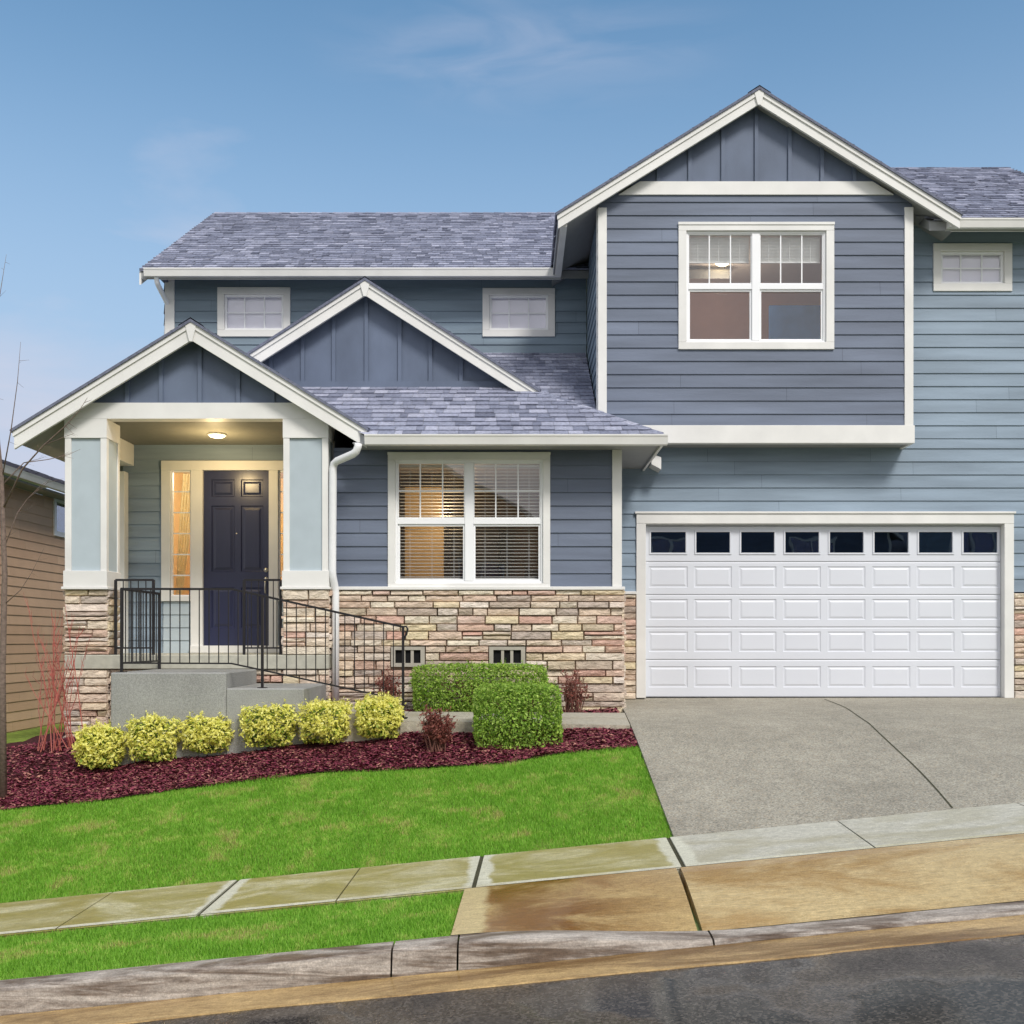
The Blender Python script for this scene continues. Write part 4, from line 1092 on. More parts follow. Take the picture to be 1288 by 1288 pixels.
blades('strip_grass', 80000, (-4.3, -.345), lambda x: 6.056+.012*mnoise.noise(Vector((x*7,5,0))), lambda x: 7.074+.01*mnoise.noise(Vector((x*6,8,0))), .030, 9, 'short green grass of the strip beside the kerb')
mb = MB(); n = 0
blocked = lambda x, y: (x > -2.34 and 10.94 < y < 11.96) or (x < -2.3 and x > -4.4 and y > 11.05) or (y > 12.52 and x > -2.3) or (x < -4.9 and y > 12.3)
while n < 39000:
    x = random.uniform(-6.5, 1.215); y0 = yM(x)-.02; y = random.uniform(y0, 12.56) if random.random() < .55 else random.uniform(y0, 11.0)
    if blocked(x, y): continue
    n += 1
    l, w = random.uniform(.010,.030), random.uniform(.004,.010); a = random.uniform(0,2*pi); ti = random.uniform(-.7,.7)
    z = G(x,y)+wob(x,y,.04,2.2)-.012+random.uniform(.002,.016)
    ux, uy, uz = cos(a)*cos(ti)*l, sin(a)*cos(ti)*l, sin(ti)*l*.6; vx, vy, vz = -sin(a)*w, cos(a)*w, random.uniform(-1,1)*w*.6
    mb.face([(x-ux-vx,y-uy-vy,z-uz-vz),(x+ux-vx,y+uy-vy,z+uz-vz),(x+ux+vx,y+uy+vy,z+uz+vz),(x-ux+vx,y-uy+vy,z-uz+vz)], random.random())
tag(mb.build('mulch_chips', M['mulch']), 'loose maroon bark chips covering the planting bed', 'mulch', kind='stuff')

# ================================================================= STEPS AND RAILINGS
LX0, LX1, SX1, LY = X(139,11.05), X(284,11.05), X(382,11.05), 11.05
LZ, SZ = Z(846,LY), Z(866,LY)
st = thing('entry_steps', 'grey exposed aggregate landing with one lower step leading to the porch', 'steps', ((LX0+SX1)/2, 11.7, -1.0))
mb = MB(); mb.box(LX0, LX1, LY, PY-.032, -1.6, LZ, bev=.012); mb.build('landing', M['concrete'], st)
mb = MB(); mb.box(LX1+.001, SX1, LY+.004, PY-.034, -1.4, SZ, bev=.012); mb.build('step', M['concrete'], st)

RY = 11.16
def railing(name, label, base):
    return thing(name, label, 'railing', base)
R1_ = railing('iron_railing', 'black iron handrail sloping down along the steps, with a return on its left', (X(153,RY), RY, LZ))
def part_tube(nm, pts, r, par, n=6, sq=False):
    mb = MB(); mb.tube(pts, r, n, square=sq); return mb.build(nm, M['iron'], par)
sq_ = dict(n=4, sq=True)
tops = [(153,740.7),(292,741),(507,788.5)]; bots = [(153,834),(291,834.5),(507,881)]
def ipol(P, px):
    for a, b in zip(P, P[1:]):
        if px <= b[0]: return a[1]+(b[1]-a[1])*(px-a[0])/(b[0]-a[0])
    return P[-1][1]
pt = lambda px, py, Y=RY: (X(px,Y), Y, Z(py,Y))
part_tube('top_rail', [pt(*p) for p in tops], .0165, R1_, **sq_)
part_tube('bottom_rail', [pt(*p) for p in bots], .012, R1_, **sq_)
for px, foot in ((153,LZ),(330,SZ),(507,Z(903,RY))):
    mb = MB(); x = X(px,RY); mb.tube([(x,RY,foot-.01),(x,RY,Z(ipol(tops,px),RY)+.004)], .019, 4, square=True); mb.box(x-.045,x+.045,RY-.045,RY+.045,foot-.005,foot+.008)
    mb.build('post', M['iron'], R1_)
part_tube('end_scroll', [pt(507,788.5), pt(511,788), pt(512.8,791), pt(511.5,797), pt(508.5,803), pt(507.5,806)], .012, R1_)
nb = 28
for i in range(1, nb+1):
    px = 153+(507-153)*i/(nb+1)
    if abs(px-330) < 3: continue
    part_tube('baluster', [pt(px, ipol(bots,px)), pt(px, ipol(tops,px))],   .0068, R1_, **sq_)
xr_ = X(153,RY); zt_, zl_ = Z(740.7,RY), Z(834,RY)
part_tube('top_rail', [(xr_,RY,zt_),(xr_,PY-.05,zt_)], .019, R1_, **sq_); part_tube('bottom_rail', [(xr_,RY,zl_),(xr_,PY-.05,zl_)], .014, R1_, **sq_)
mb = MB(); mb.tube([(xr_,PY-.06,LZ-.01),(xr_,PY-.06,zt_)], .02, 4, square=True); mb.build('post', M['iron'], R1_)
for i in range(1, 11):
    y = RY+(PY-.06-RY)*i/11; part_tube('baluster', [(xr_,y,zl_),(xr_,y,zt_)],   .0068, R1_, **sq_)
for (a, b, lab) in ((145.5, 193, 'short black iron guard rail beside the left porch column'), (307, 353, 'short black iron guard rail in front of the door handle side')):
    Y = PY+.10; R_ = railing('guard_rail', lab, (X(a,Y), Y, -.18))
    ztp, zlo = Z(729.5,Y), Z(815,Y)
    part_tube('top_rail', [pt(a,729.5,Y), pt(b,729.5,Y)], .018, R_, **sq_); part_tube('bottom_rail', [pt(a,815,Y), pt(b,815,Y)], .014, R_, **sq_)
    for px in (a, b):
        part_tube('post', [(X(px,Y),Y,-.19),(X(px,Y),Y,ztp)], .02, R_, **sq_)
    for i in range(1, 5):
        px = a+(b-a)*i/5; part_tube('baluster', [(X(px,Y),Y,zlo),(X(px,Y),Y,ztp)],   .0068, R_, **sq_)

# ================================================================= PLANTS
def foliage(c, rx, ry, h, n, leaf, boxy, rough, seed, rfun=None, lump=.10, shoots=40):
    r = random.Random(seed); mb = MB(); cx, cy, z0 = c; hz = h/2
    for i in range(n):
        while True:
            d = Vector((r.gauss(0,1), r.gauss(0,1), r.gauss(0,1)))
            if d.length > .01: break
        d.normalize()
        p = boxy
        k = (abs(d.x)**p+abs(d.y)**p+abs(d.z)**p)**(-1/p)
        q = r.random(); fr = 1-.42*q**2.2
        nz = mnoise.noise(Vector((d.x*3+seed, d.y*3, d.z*3)))*lump + mnoise.noise(Vector((d.x*8+seed, d.y*8, d.z*8)))*lump*.6
        s = k*fr*(1+nz) + r.random()**6*rough
        tp = 1+.22*min(0,d.z) if rfun else 1
        P = Vector((cx+d.x*s*rx*tp, cy+d.y*s*ry*tp, z0+hz+d.z*s*hz))
        if rfun and d.z < -.55 and r.random() < .45: continue
        if P.z < z0+.01: P.z = z0+r.uniform(.01,.08)
        nrm = (d*.7+Vector((r.gauss(0,.6), r.gauss(0,.6), r.gauss(0,.6)+.35))).normalized()
        t = nrm.cross(Vector((r.gauss(0,1),r.gauss(0,1),r.gauss(0,1)))).normalized(); b = nrm.cross(t)
        L = leaf*r.uniform(.6,1.25); W = L*r.uniform(.42,.6)
        rv = rfun(fr, d, r) if rfun else r.random()
        mb.mesh([P-t*L*.5, P+b*W*.5+nrm*L*.07, P+t*L*.5-nrm*L*.05, P-b*W*.5+nrm*L*.07], [(0,1,2,3)], rv)
    for i in range(shoots):                                       # young shoots that escaped the shears
        d = Vector((r.gauss(0,.6), r.gauss(0,.6), abs(r.gauss(.5,.5)))).normalized(); p = boxy
        k = (abs(d.x)**p+abs(d.y)**p+abs(d.z)**p)**(-1/p)*.97
        B = Vector((cx+d.x*k*rx, cy+d.y*k*ry, z0+hz+d.z*k*hz)); up = (d*.5+Vector((r.gauss(0,.2), r.gauss(0,.2), 1))).normalized(); ln = r.uniform(.03,.10)*(1 if rfun else .8)
        for q in range(int(6+ln*80)):
            P = B+up*ln*r.random(); t = (up*.5+Vector((r.gauss(0,1),r.gauss(0,1),r.gauss(0,.5)))).normalized(); b = t.cross(up).normalized(); L = leaf*r.uniform(.5,.9)
            mb.mesh([P, P+t*L*.5+b*L*.25, P+t*L, P+t*L*.5-b*L*.25], [(0,1,2,3)], r.uniform(.55,1))
    return mb
def stems(c, rx, ry, h, n, seed, r0=.012):
    r = random.Random(seed); mb = MB(); cx, cy, z0 = c
    for i in range(n):
        a = r.uniform(0,2*pi); k = r.uniform(.2,.75)
        P = [(cx+r.uniform(-.04,.04), cy+r.uniform(-.04,.04), z0-.02)]
        for t in (.35,.7,1): P.append((cx+cos(a)*rx*k*t+r.uniform(-.02,.02), cy+sin(a)*ry*k*t+r.uniform(-.02,.02), z0+h*.85*t))
        mb.tube(P, [r0,r0*.8,r0*.6,r0*.35], 5)
    return mb
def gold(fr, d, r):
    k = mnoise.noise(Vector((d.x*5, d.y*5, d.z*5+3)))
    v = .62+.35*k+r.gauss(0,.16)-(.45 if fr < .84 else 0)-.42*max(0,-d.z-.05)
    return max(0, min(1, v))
GB = [((98,161),915,976,'small golden leaved shrub at the far left end of the row'),
      ((162,231),903,967,'golden leaved shrub between the end shrub and one in front of the landing'),
      ((229,298),903,958,'golden leaved shrub in front of the tall landing block, third from the left'),
      ((304,377),889,951,'golden leaved shrub in front of the lower step, widest of the row'),
      ((375,444),886,946,'golden leaved shrub beside the downspout foot, second from the right end'),
      ((448,508),880,939,'narrow golden leaved shrub at the foot of the handrail end post')]
for i, ((a, b), t, bt, lab) in enumerate(GB):
    mid = (a+b)/2; x, y = hit(mid, bt-1, 9.5); y0 = y+.25*.9; z0 = G(X(mid,y0), y0)-.02
    rx = (b-a)/2*y0/F; x = X(mid, y0); h = Z(t, y0)-z0
    sh_ = thing('golden_shrub', lab, 'shrub', (x, y0, z0), 'golden shrubs in a row along the mulch bed')
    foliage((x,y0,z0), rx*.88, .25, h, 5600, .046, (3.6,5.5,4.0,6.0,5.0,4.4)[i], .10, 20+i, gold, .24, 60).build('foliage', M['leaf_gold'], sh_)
    stems((x,y0,z0), rx, .25, h, 12, 60+i).build('stem', M['twigbrown'], sh_)
# clipped green hedges
z0 = -1.13; y0 = 10.70
hb = thing('clipped_hedge', 'box shaped clipped green shrub standing in front of the walk', 'hedge', (X(651,y0), y0, z0))
foliage((X(651,y0),y0,z0), 55*y0/F*.97, .26, Z(862,10.5)-z0, 11500, .038, 8.0, .04, 91, None, .06, 50).build('foliage', M['leaf_green'], hb)
stems((X(651,y0),y0,z0), .4, .22, .6, 16, 92).build('stem', M['twigbrown'], hb)
y0 = 12.22; z0 = -.86
hb = thing('clipped_hedge', 'long low clipped green hedge against the stone wall under the vents', 'hedge', (X(604,y0), y0, z0))
foliage((X(604,y0),y0,z0), 83*y0/F*1.0, .24, Z(836,12.1)-z0, 15000, .036, 8.0, .04, 95, None, .05, 60).build('foliage', M['leaf_green'], hb)
stems((X(604,y0),y0,z0), .75, .2, .45, 24, 96).build('stem', M['twigbrown'], hb)
# leafless barberries
def twiggy(name, label, px, y0, pw, top, z0, seed, leaves, group):
    x = X(px,y0); rx = pw/2*y0/F; h = Z(top,y0)-z0; r = random.Random(seed)
    t_ = thing(name, label, 'shrub', (x,y0,z0), group); mb = MB(); tips = []
    for i in range(46):
        a = r.uniform(0,2*pi); k = r.uniform(.15,1.0); e = Vector((x+cos(a)*rx*k, y0+sin(a)*rx*.8*k, z0+h*r.uniform(.25,1.0)*(1-.15*k)))
        s = Vector((x+r.uniform(-.1,.1), y0+r.uniform(-.08,.08), z0-.02)); m_ = s.lerp(e,.5)+Vector((r.uniform(-.07,.07),r.uniform(-.03,.03),.03))
        mb.tube([s,m_,e],[.006,.0045,.002],4,r.random()); tips.append((m_,e))
        for q in range(3):
            f = m_.lerp(e, r.uniform(0,.9)); g_ = f+Vector((r.uniform(-.1,.1),r.uniform(-.1,.1),r.uniform(.02,.12))); mb.tube([f,g_],[.003,.0015],3,r.random()); tips.append((f,g_))
    mb.build('stem', M['twigbrown'], t_)
    mb = MB()
    for i in range(leaves):
        a, b = r.choice(tips); P = a.lerp(b, r.random())+Vector((r.gauss(0,.012),r.gauss(0,.012),r.gauss(0,.012))); nrm = Vector((r.gauss(0,1),r.gauss(0,1),r.gauss(0,1)+.6)).normalized()
        t = nrm.orthogonal().normalized(); b = nrm.cross(t); L = r.uniform(.008,.02)
        mb.mesh([P-t*L, P+b*L*.6, P+t*L, P-b*L*.6], [(0,1,2,3)], r.random())
    mb.build('foliage', M['leaf_red'], t_)
gB = 'reddish barberry shrubs near the stone wall'
twiggy('barberry_shrub', 'reddish brown twiggy shrub between the last golden shrub and the box hedge', 549, 10.62, 48, 889, G(X(549,10.62),10.62)-.02, 31, 2600, gB)
twiggy('barberry_shrub', 'bare reddish twiggy shrub in front of the stone wall, right of the hedge', 721, 12.15, 42, 838, -.86, 32, 700, gB)
twiggy('barberry_shrub', 'dark reddish twiggy shrub behind the handrail near the left vent', 487, 12.20, 36, 838, -.86, 33, 1100, gB)

# red twig dogwood beside the left column
r = random.Random(5); yb_ = 11.75; xb = X(72, yb_); zb_ = G(xb,yb_)-.02
dw = thing('red_twig_shrub', 'leafless shrub of upright red twigs beside the left stone column', 'shrub', (xb,yb_,zb_)); mb = MB()
for i in range(22):
    px_t = r.gauss(72, 17); top = r.uniform(745, 850); y = yb_+r.uniform(-.2,.2); e = Vector((X(px_t,y), y, Z(top,y)))
    s = Vector((xb+r.gauss(0,.13), yb_+r.gauss(0,.1), zb_)); m_ = s.lerp(e,.45)+Vector((r.uniform(-.05,.05),0,.0)); m2 = s.lerp(e,.75)+Vector((r.uniform(-.03,.03),0,0))
    rr = r.random(); mb.tube([s,m_,m2,e],[.006,.0045,.0035,.0018],5,rr)
    for q in range(6):
        f = m_.lerp(e, r.uniform(0,.85)); g_ = f+Vector((r.uniform(-.07,.07), r.uniform(-.05,.05), r.uniform(.06,.16))); mb.tube([f, g_, g_+Vector((r.uniform(-.02,.02),0,r.uniform(.04,.1)))],[.0032,.0022,.001],4,rr)
mb.build('stem', M['twigred'], dw)

# bare young tree at the left edge
ty = 10.6; tx = X(4, ty); tz = G(tx, ty)-.02
tr = thing('bare_tree', 'slim leafless young tree at the left edge in front of the porch', 'tree', (tx, ty, tz))
mb = MB(); q = lambda px, py, dy=0: (X(px,ty+dy), ty+dy, Z(py,ty+dy))
mb.tube([(tx,ty,tz), q(3,850), q(6,720), q(2,600), q(-8,500), q(-16,400), q(-20,300)], [.04,.034,.028,.022,.017,.012,.006], 8); mb.build('trunk', M['bark'], tr, True)
br = MB()
BR = [([(4,640),(28,590,-.1),(55,560,-.2),(82,536,-.25),(100,516,-.3),(110,500,-.3)], .010), ([(55,560,-.2),(75,552,-.25),(93,545,-.3)], .005), ([(82,536,-.25),(88,541,-.3),(92,546,-.32)], .003),
      ([(3,610),(30,582,.1),(60,578,.15),(86,572,.2),(101,565,.25)], .007), ([(30,582,.1),(50,577,.05),(58,574,0)], .003),
      ([(5,690),(22,645,.1),(34,628,.15),(50,612,.2),(64,602,.2)], .006), ([(34,628,.15),(60,607,.2),(80,602,.2)], .0035), ([(22,645,.1),(36,640,.1),(46,632,.1)], .003),
      ([(6,760),(26,742,-.1),(40,720,-.1),(55,690,-.15)], .005), ([(3,600),(14,540,-.1),(22,480,-.2),(26,430,-.2)], .007), ([(-8,500),(-30,450),(-40,380)], .008), ([(-14,420),(0,370),(8,320)], .006), ([(-16,400),(-40,340),(-50,290)], .005)]
for P, r0 in BR:
    n = len(P); br.tube([q(*p) for p in P], [r0*(1-.8*i/(n-1)) for i in range(n)], 6)
    rr = random.Random(len(P)*7)
    for i in range(5):
        k = rr.randrange(n-1); a = Vector(q(*P[k])).lerp(Vector(q(*P[k+1])), rr.random())
        br.tube([a, a+Vector((rr.uniform(-.02,.12), rr.uniform(-.08,.08), rr.uniform(-.05,.07)))], [r0*.3,r0*.12], 4)
br.build('branch', M['bark'], tr, True)

# ================================================================= NEIGHBOUR
nx_ = -8.6
nb_ = thing('neighbour_house', 'tan lap sided house with a low grey roof behind the left column', 'house', (-12, 18, -2))
wy0, wy1 = 12.4, 26.0
wn = (19.1, 20.25, 2.03, 2.58)
mb = MB(); sheet(mb, TR(nx_), wy0, wy1, -3.2, 2.62, [wn], -.004, m=1); lap(mb, TR(nx_), wy0, wy1, -3.2, 2.62, [wn], .165, .014); sheet(mb, TF(wy0), -15.1, nx_, -3.2, 2.62); lap(mb, TF(wy0-.005), -15.1, nx_, -3.2, 2.62, [], .165, .014)
mb.build('wall', [M['neigh'], M['sheath']], nb_)
mb = MB()
mb.prism([(wn[0]-.09,wn[2]-.09),(wn[0],wn[2]-.09),(wn[0],wn[3]+.09),(wn[0]-.09,wn[3]+.09)], 'x', nx_-.02, nx_+.035); mb.prism([(wn[1],wn[2]-.09),(wn[1]+.09,wn[2]-.09),(wn[1]+.09,wn[3]+.09),(wn[1],wn[3]+.09)], 'x', nx_-.02, nx_+.035)
mb.prism([(wn[0],wn[2]-.09),(wn[1],wn[2]-.09),(wn[1],wn[2]),(wn[0],wn[2])], 'x', nx_-.02, nx_+.034); mb.prism([(wn[0],wn[3]),(wn[1],wn[3]),(wn[1],wn[3]+.09),(wn[0],wn[3]+.09)], 'x', nx_-.02, nx_+.034)
mb.box(nx_-.02, nx_+.012, (wn[0]+wn[1])/2-.03, (wn[0]+wn[1])/2+.03, wn[2], wn[3])
nw = mb.build('window', M['vinyl'], nb_)
mb = MB(); mb.box(nx_-.012, nx_-.006, wn[0], wn[1], wn[2], wn[3]); mb.build('pane', M['glass_dark'], nw)
mb = MB(); mb.box(nx_-.2, nx_-.1, wn[0]-.1, wn[1]+.1, wn[2]-.1, wn[3]+.1); mb.build('blind', M['room_dark'], nw)
mb = MB(); ex, ez_, rx_, rz_ = -8.25, 2.80, -11.85, 4.13
slab(mb, [(ex,wy0-.4,ez_),(ex,wy1+.4,ez_),(rx_,wy1+.4,rz_),(rx_,wy0-.4,rz_)], .12); slab(mb, [(rx_,wy0-.4,rz_),(rx_,wy1+.4,rz_),(2*rx_-ex,wy1+.4,ez_),(2*rx_-ex,wy0-.4,ez_)], .12)
mb.prism([(nx_,2.6),(2*rx_-nx_,2.6),(rx_,rz_-.13)], 'y', wy0, wy0+.05)
nr = mb.build('roof', M['white'], nb_)
mb = MB(); k = .37; shingles(mb, (ex+.02,wy0-.42,ez_+.004), (0,1,0), (-1,0,k), [(0,0),(wy1-wy0+.84,0),(wy1-wy0+.84,3.6*sqrt(1+k*k)),(0,3.6*sqrt(1+k*k))]); mb.build('shingles', M['roofdark'], nr)
mb = MB(); mb.prism([(ex+.115,ez_-.01),(ex+.10,ez_-.05),(ex+.08,ez_-.125),(ex+.002,ez_-.125),(ex+.002,ez_-.01)], 'y', wy0-.4, wy1+.4); mb.build('gutter', M['white'], nr)
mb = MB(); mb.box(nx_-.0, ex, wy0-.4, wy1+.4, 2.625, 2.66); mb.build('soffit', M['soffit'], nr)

# ================================================================= ACROSS THE STREET (mirrored in the windows)
def facing(name, label, x0, x1, yf, z0, zt, wallm, wins, depth=9):
    """a gabled house whose front looks back at the camera's subject"""
    h_ = thing(name, label, 'house', ((x0+x1)/2, yf-depth/2, z0)); T = lambda u, o, z: (u, yf+o, z)
    mb = MB(); sheet(mb, T, x0, x1, z0, zt, wins, -.004, m=1); lap(mb, T, x0, x1, z0, zt, wins, .178)
    mb.box(x0+.01, x1-.01, yf-depth, yf-.02, z0, zt-.01); xm = (x0+x1)/2; rz = zt+.62*(x1-x0)/2
    mb.prism([(x0,zt),(x1,zt),(xm,rz)], 'y', yf-.06, yf-.001); mb.build('wall', [wallm, M['sheath']], h_)
    for a in (x0, x1): mb = MB(); mb.box(a-.07, a+.07, yf-.05, yf+.035, z0, zt); mb.build('corner_board', M['white'], h_)
    mb = MB(); o = .5
    for sg in (-1, 1): e = xm+sg*((x1-x0)/2+o); slab(mb, [(xm,yf+.5,rz+.16),(e,yf+.5,zt-.62*o+.16),(e,yf-depth,zt-.62*o+.16),(xm,yf-depth,rz+.16)], .14)
    rf = mb.build('roof', M['roofdark'], h_); mb = MB(); e = (x1-x0)/2+o
    mb.prism([(xm-e,zt-.62*o),(xm,rz),(xm+e,zt-.62*o),(xm+e,zt-.62*o+.2),(xm,rz+.2),(xm-e,zt-.62*o+.2)], 'y', yf+.501, yf+.54); mb.build('fascia', M['white'], rf)
    for w_ in wins:
        mb = MB(); a, b, c, d_ = w_
        mb.box(a-.1, b+.1, yf-.02, yf+.04, d_, d_+.1); mb.box(a-.1, b+.1, yf-.02, yf+.04, c-.1, c); mb.box(a-.1, a, yf-.02, yf+.04, c, d_); mb.box(b, b+.1, yf-.02, yf+.04, c, d_); mb.box((a+b)/2-.04, (a+b)/2+.04, yf-.01, yf+.03, c, d_)
        wf = mb.build('window', M['white'], h_); mb = MB(); mb.box(a, b, yf-.015, yf-.008, c, d_); mb.build('pane', M['glass_dark'], wf)
facing('street_house', 'dark blue gabled house across the street, mirrored in the garage door windows', 4.2, 17.0, -19.0, -3.0, 5.0, M['side_dark'], [(6.2,8.0,3.0,4.6),(12.6,14.6,3.0,4.6),(6.0,8.2,-.6,1.2)])
facing('street_house', 'grey green gabled house across the street, mirrored in the right garage door windows', 18.2, 30.0, -19.5, -2.4, 6.2, M['side_light'], [(20.2,22.0,3.4,5.0),(25.6,27.6,3.4,5.0)])
facing('street_house', 'tan gabled house across the street, mirrored in the front room window', -14.0, 2.6, -20.0, -4.2, 4.0, M['neigh'], [(-11.2,-9.2,1.8,3.4),(-2.6,-.6,1.8,3.4),(-6,-3.4,-2.0,0)])

# ================================================================= LIGHT, SKY, CAMERA
EL, AZ = radians(46), radians(152)
SUN_E, SKY_S, EXPO, CLOUD = 2.0, .12, 0.42, 1.0
sd = Vector((sin(AZ)*cos(EL), cos(AZ)*cos(EL), sin(EL)))
sun = bpy.data.lights.new('sun', 'SUN'); sun.energy = SUN_E; sun.angle = radians(15); sun.color = (1.0, .96, .90)
so = bpy.data.objects.new('sun', sun); COL.objects.link(so); so.rotation_euler = (-sd).to_track_quat('-Z','Y').to_euler(); so.location = (3,-10,12)
def lamp(name, loc, e, c, rad=.08):
    l = bpy.data.lights.new(name, 'POINT'); l.energy = e; l.color = c; l.shadow_soft_size = rad
    o = bpy.data.objects.new(name, l); COL.objects.link(o); o.location = loc
WARM = (1, .72, .42)
lamp('porch_lamp', (lx, ly-.1, 2.30), 22, (1,.74,.38), .07)
lamp('bedroom_lamp', (3.05, 15.2, 5.2), 8, (1,.84,.66), .1)
lamp('dining_fill', (-.9, 12.95, 1.5), 9, WARM, .1)  # unseen fill light added to brighten the front room and its screen
lamp('hall_lamp', (-4.0, 15.4, 2.4), 60, (1,.88,.68), .1)

w = bpy.data.worlds.new('World'); S.world = w; w.use_nodes = True; nt = w.node_tree; N = nt.nodes; L = nt.links
bg = N['Background']; bg.inputs[1].default_value = SKY_S
sky = N.new('ShaderNodeTexSky'); sky.sky_type = 'NISHITA'; sky.sun_disc = False; sky.sun_elevation = EL; sky.sun_rotation = AZ
sky.air_density = 1.0; sky.dust_density = 1.0; sky.ozone_density = 1.3
tc = N.new('ShaderNodeTexCoord')
mp = N.new('ShaderNodeMapping'); mp.inputs['Scale'].default_value = (1.6, 1.6, 6.5); mp.inputs['Rotation'].default_value = (0, radians(14), 0); mp.inputs['Location'].default_value = (2.3, 0, .3)
L.new(tc.outputs['Generated'], mp.inputs[0])
nz = N.new('ShaderNodeTexNoise'); nz.inputs['Scale'].default_value = 1.7; nz.inputs['Detail'].default_value = 7; nz.inputs['Roughness'].default_value = .55; nz.inputs['Distortion'].default_value = .4
L.new(mp.outputs[0], nz.inputs['Vector'])
sp = N.new('ShaderNodeSeparateXYZ'); L.new(tc.outputs['Generated'], sp.inputs[0])
# broken cloud, thicker at the horizon; extra cloud added behind camera lights the facade
a1 = N.new('ShaderNodeMath'); a1.operation = 'MULTIPLY_ADD'; a1.inputs[1].default_value = -.34; a1.inputs[2].default_value = -.36; L.new(sp.outputs[1], a1.inputs[0])
a2 = N.new('ShaderNodeMath'); a2.operation = 'ADD'; L.new(nz.outputs[0], a2.inputs[0]); L.new(a1.outputs[0], a2.inputs[1])
hzr = N.new('ShaderNodeMapRange'); hzr.inputs[1].default_value = .08; hzr.inputs[2].default_value = .42; hzr.inputs[3].default_value = .5; hzr.inputs[4].default_value = 0; L.new(sp.outputs[2], hzr.inputs[0])
a3 = N.new('ShaderNodeMath'); a3.operation = 'ADD'; L.new(a2.outputs[0], a3.inputs[0]); L.new(hzr.outputs[0], a3.inputs[1])
cr = N.new('ShaderNodeMapRange'); cr.inputs[1].default_value = .02; cr.inputs[2].default_value = .42; cr.inputs[4].default_value = .92
# one faint wisp high over the roofs
vs_ = N.new('ShaderNodeVectorMath'); vs_.operation = 'SUBTRACT'; L.new(tc.outputs['Generated'], vs_.inputs[0]); vs_.inputs[1].default_value = (.01, .86, .495)
ro_ = N.new('ShaderNodeMapping'); ro_.inputs['Rotation'].default_value = (0, radians(9), 0); ro_.inputs['Scale'].default_value = (5.5, 4, 22); L.new(vs_.outputs[0], ro_.inputs[0])
ln_ = N.new('ShaderNodeVectorMath'); ln_.operation = 'LENGTH'; L.new(ro_.outputs[0], ln_.inputs[0])
wf_ = N.new('ShaderNodeMapRange'); wf_.interpolation_type = 'SMOOTHSTEP'; wf_.inputs[1].default_value = .1; wf_.inputs[2].default_value = 1.2; wf_.inputs[3].default_value = .34; wf_.inputs[4].default_value = 0; L.new(ln_.outputs[1], wf_.inputs[0])
wn_ = N.new('ShaderNodeMath'); wn_.operation = 'MULTIPLY'; wq_ = N.new('ShaderNodeMapRange'); wq_.inputs[1].default_value = .40; wq_.inputs[2].default_value = .75; mq_ = N.new('ShaderNodeMapping'); mq_.inputs['Scale'].default_value = (5, 3, 22); mq_.inputs['Rotation'].default_value = (0, radians(12), 0); L.new(tc.outputs['Generated'], mq_.inputs[0]); nq_ = N.new('ShaderNodeTexNoise'); nq_.inputs['Scale'].default_value = 1.6; nq_.inputs['Detail'].default_value = 8; nq_.inputs['Distortion'].default_value = .8; L.new(mq_.outputs[0], nq_.inputs['Vector']); L.new(nq_.outputs[0], wq_.inputs[0])
L.new(wf_.outputs[0], wn_.inputs[0]); L.new(wq_.outputs[0], wn_.inputs[1])
a4 = N.new('ShaderNodeMath'); a4.operation = 'ADD'; L.new(cr.outputs[0], a4.inputs[0]); L.new(wn_.outputs[0], a4.inputs[1]); a4.use_clamp = True; L.new(a3.outputs[0], cr.inputs[0])
cc = N.new('ShaderNodeRGB'); cc.outputs[0].default_value = (6.6, 6.5, 6.7, 1)
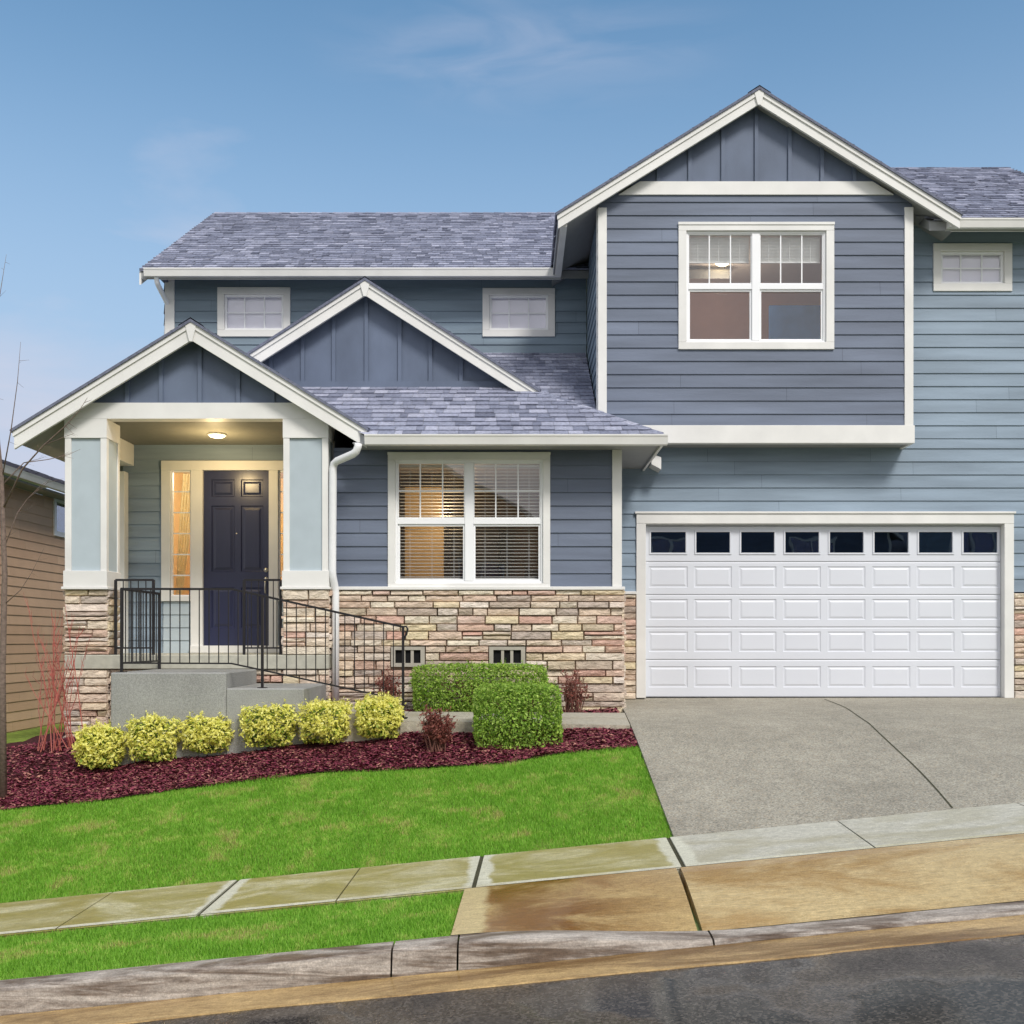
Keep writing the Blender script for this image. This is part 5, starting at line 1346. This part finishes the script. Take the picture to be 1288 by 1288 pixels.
mx = N.new('ShaderNodeMix'); mx.data_type = 'RGBA'; L.new(a4.outputs[0], mx.inputs[0]); hs = N.new('ShaderNodeHueSaturation'); hs.inputs['Hue'].default_value = .488; hs.inputs['Saturation'].default_value = 1.12; hs.inputs['Value'].default_value = 1.10; L.new(sky.outputs[0], hs.inputs['Color'])
hz2 = N.new('ShaderNodeMapRange'); hz2.interpolation_type = 'SMOOTHSTEP'; hz2.inputs[1].default_value = .12; hz2.inputs[2].default_value = .56; hz2.inputs[3].default_value = .92; hz2.inputs[4].default_value = 0; L.new(sp.outputs[2], hz2.inputs[0])
hm = N.new('ShaderNodeMix'); hm.data_type = 'RGBA'; L.new(hz2.outputs[0], hm.inputs[0]); L.new(hs.outputs[0], hm.inputs[6]); hm.inputs[7].default_value = (2.75, 3.55, 4.7, 1)
L.new(hm.outputs[2], mx.inputs[6])
c2 = N.new('ShaderNodeMapRange'); c2.inputs[1].default_value = -.3; c2.inputs[2].default_value = .5; L.new(sp.outputs[1], c2.inputs[0])
cm = N.new('ShaderNodeMix'); cm.data_type = 'RGBA'; L.new(c2.outputs[0], cm.inputs[0]); L.new(cc.outputs[0], cm.inputs[6]); cm.inputs[7].default_value = (4.0, 4.1, 4.9, 1)
L.new(cm.outputs[2], mx.inputs[7])
L.new(mx.outputs[2], bg.inputs[0])

cam = bpy.data.cameras.new('camera'); co = bpy.data.objects.new('camera', cam); COL.objects.link(co); S.camera = co
co.location = (0,0,0); co.rotation_euler = (radians(90), 0, 0); cam.sensor_width = 36; cam.lens = 36*F/1288; cam.shift_x = -6/1288; cam.shift_y = 161/1288; cam.clip_start = .1; cam.clip_end = 3000
S.view_settings.view_transform = 'Standard'; S.view_settings.look = 'None'; S.view_settings.exposure = EXPO; S.view_settings.gamma = 1
S.render.film_transparent = False
try:
    S.cycles.use_denoising = True; S.cycles.denoiser = 'OPENIMAGEDENOISE'; S.cycles.denoising_input_passes = 'RGB_ALBEDO_NORMAL'; S.cycles.denoising_prefilter = 'ACCURATE'
except Exception: pass
S.cycles.max_bounces = 10; S.cycles.transparent_max_bounces = 16; S.cycles.sample_clamp_indirect = 6
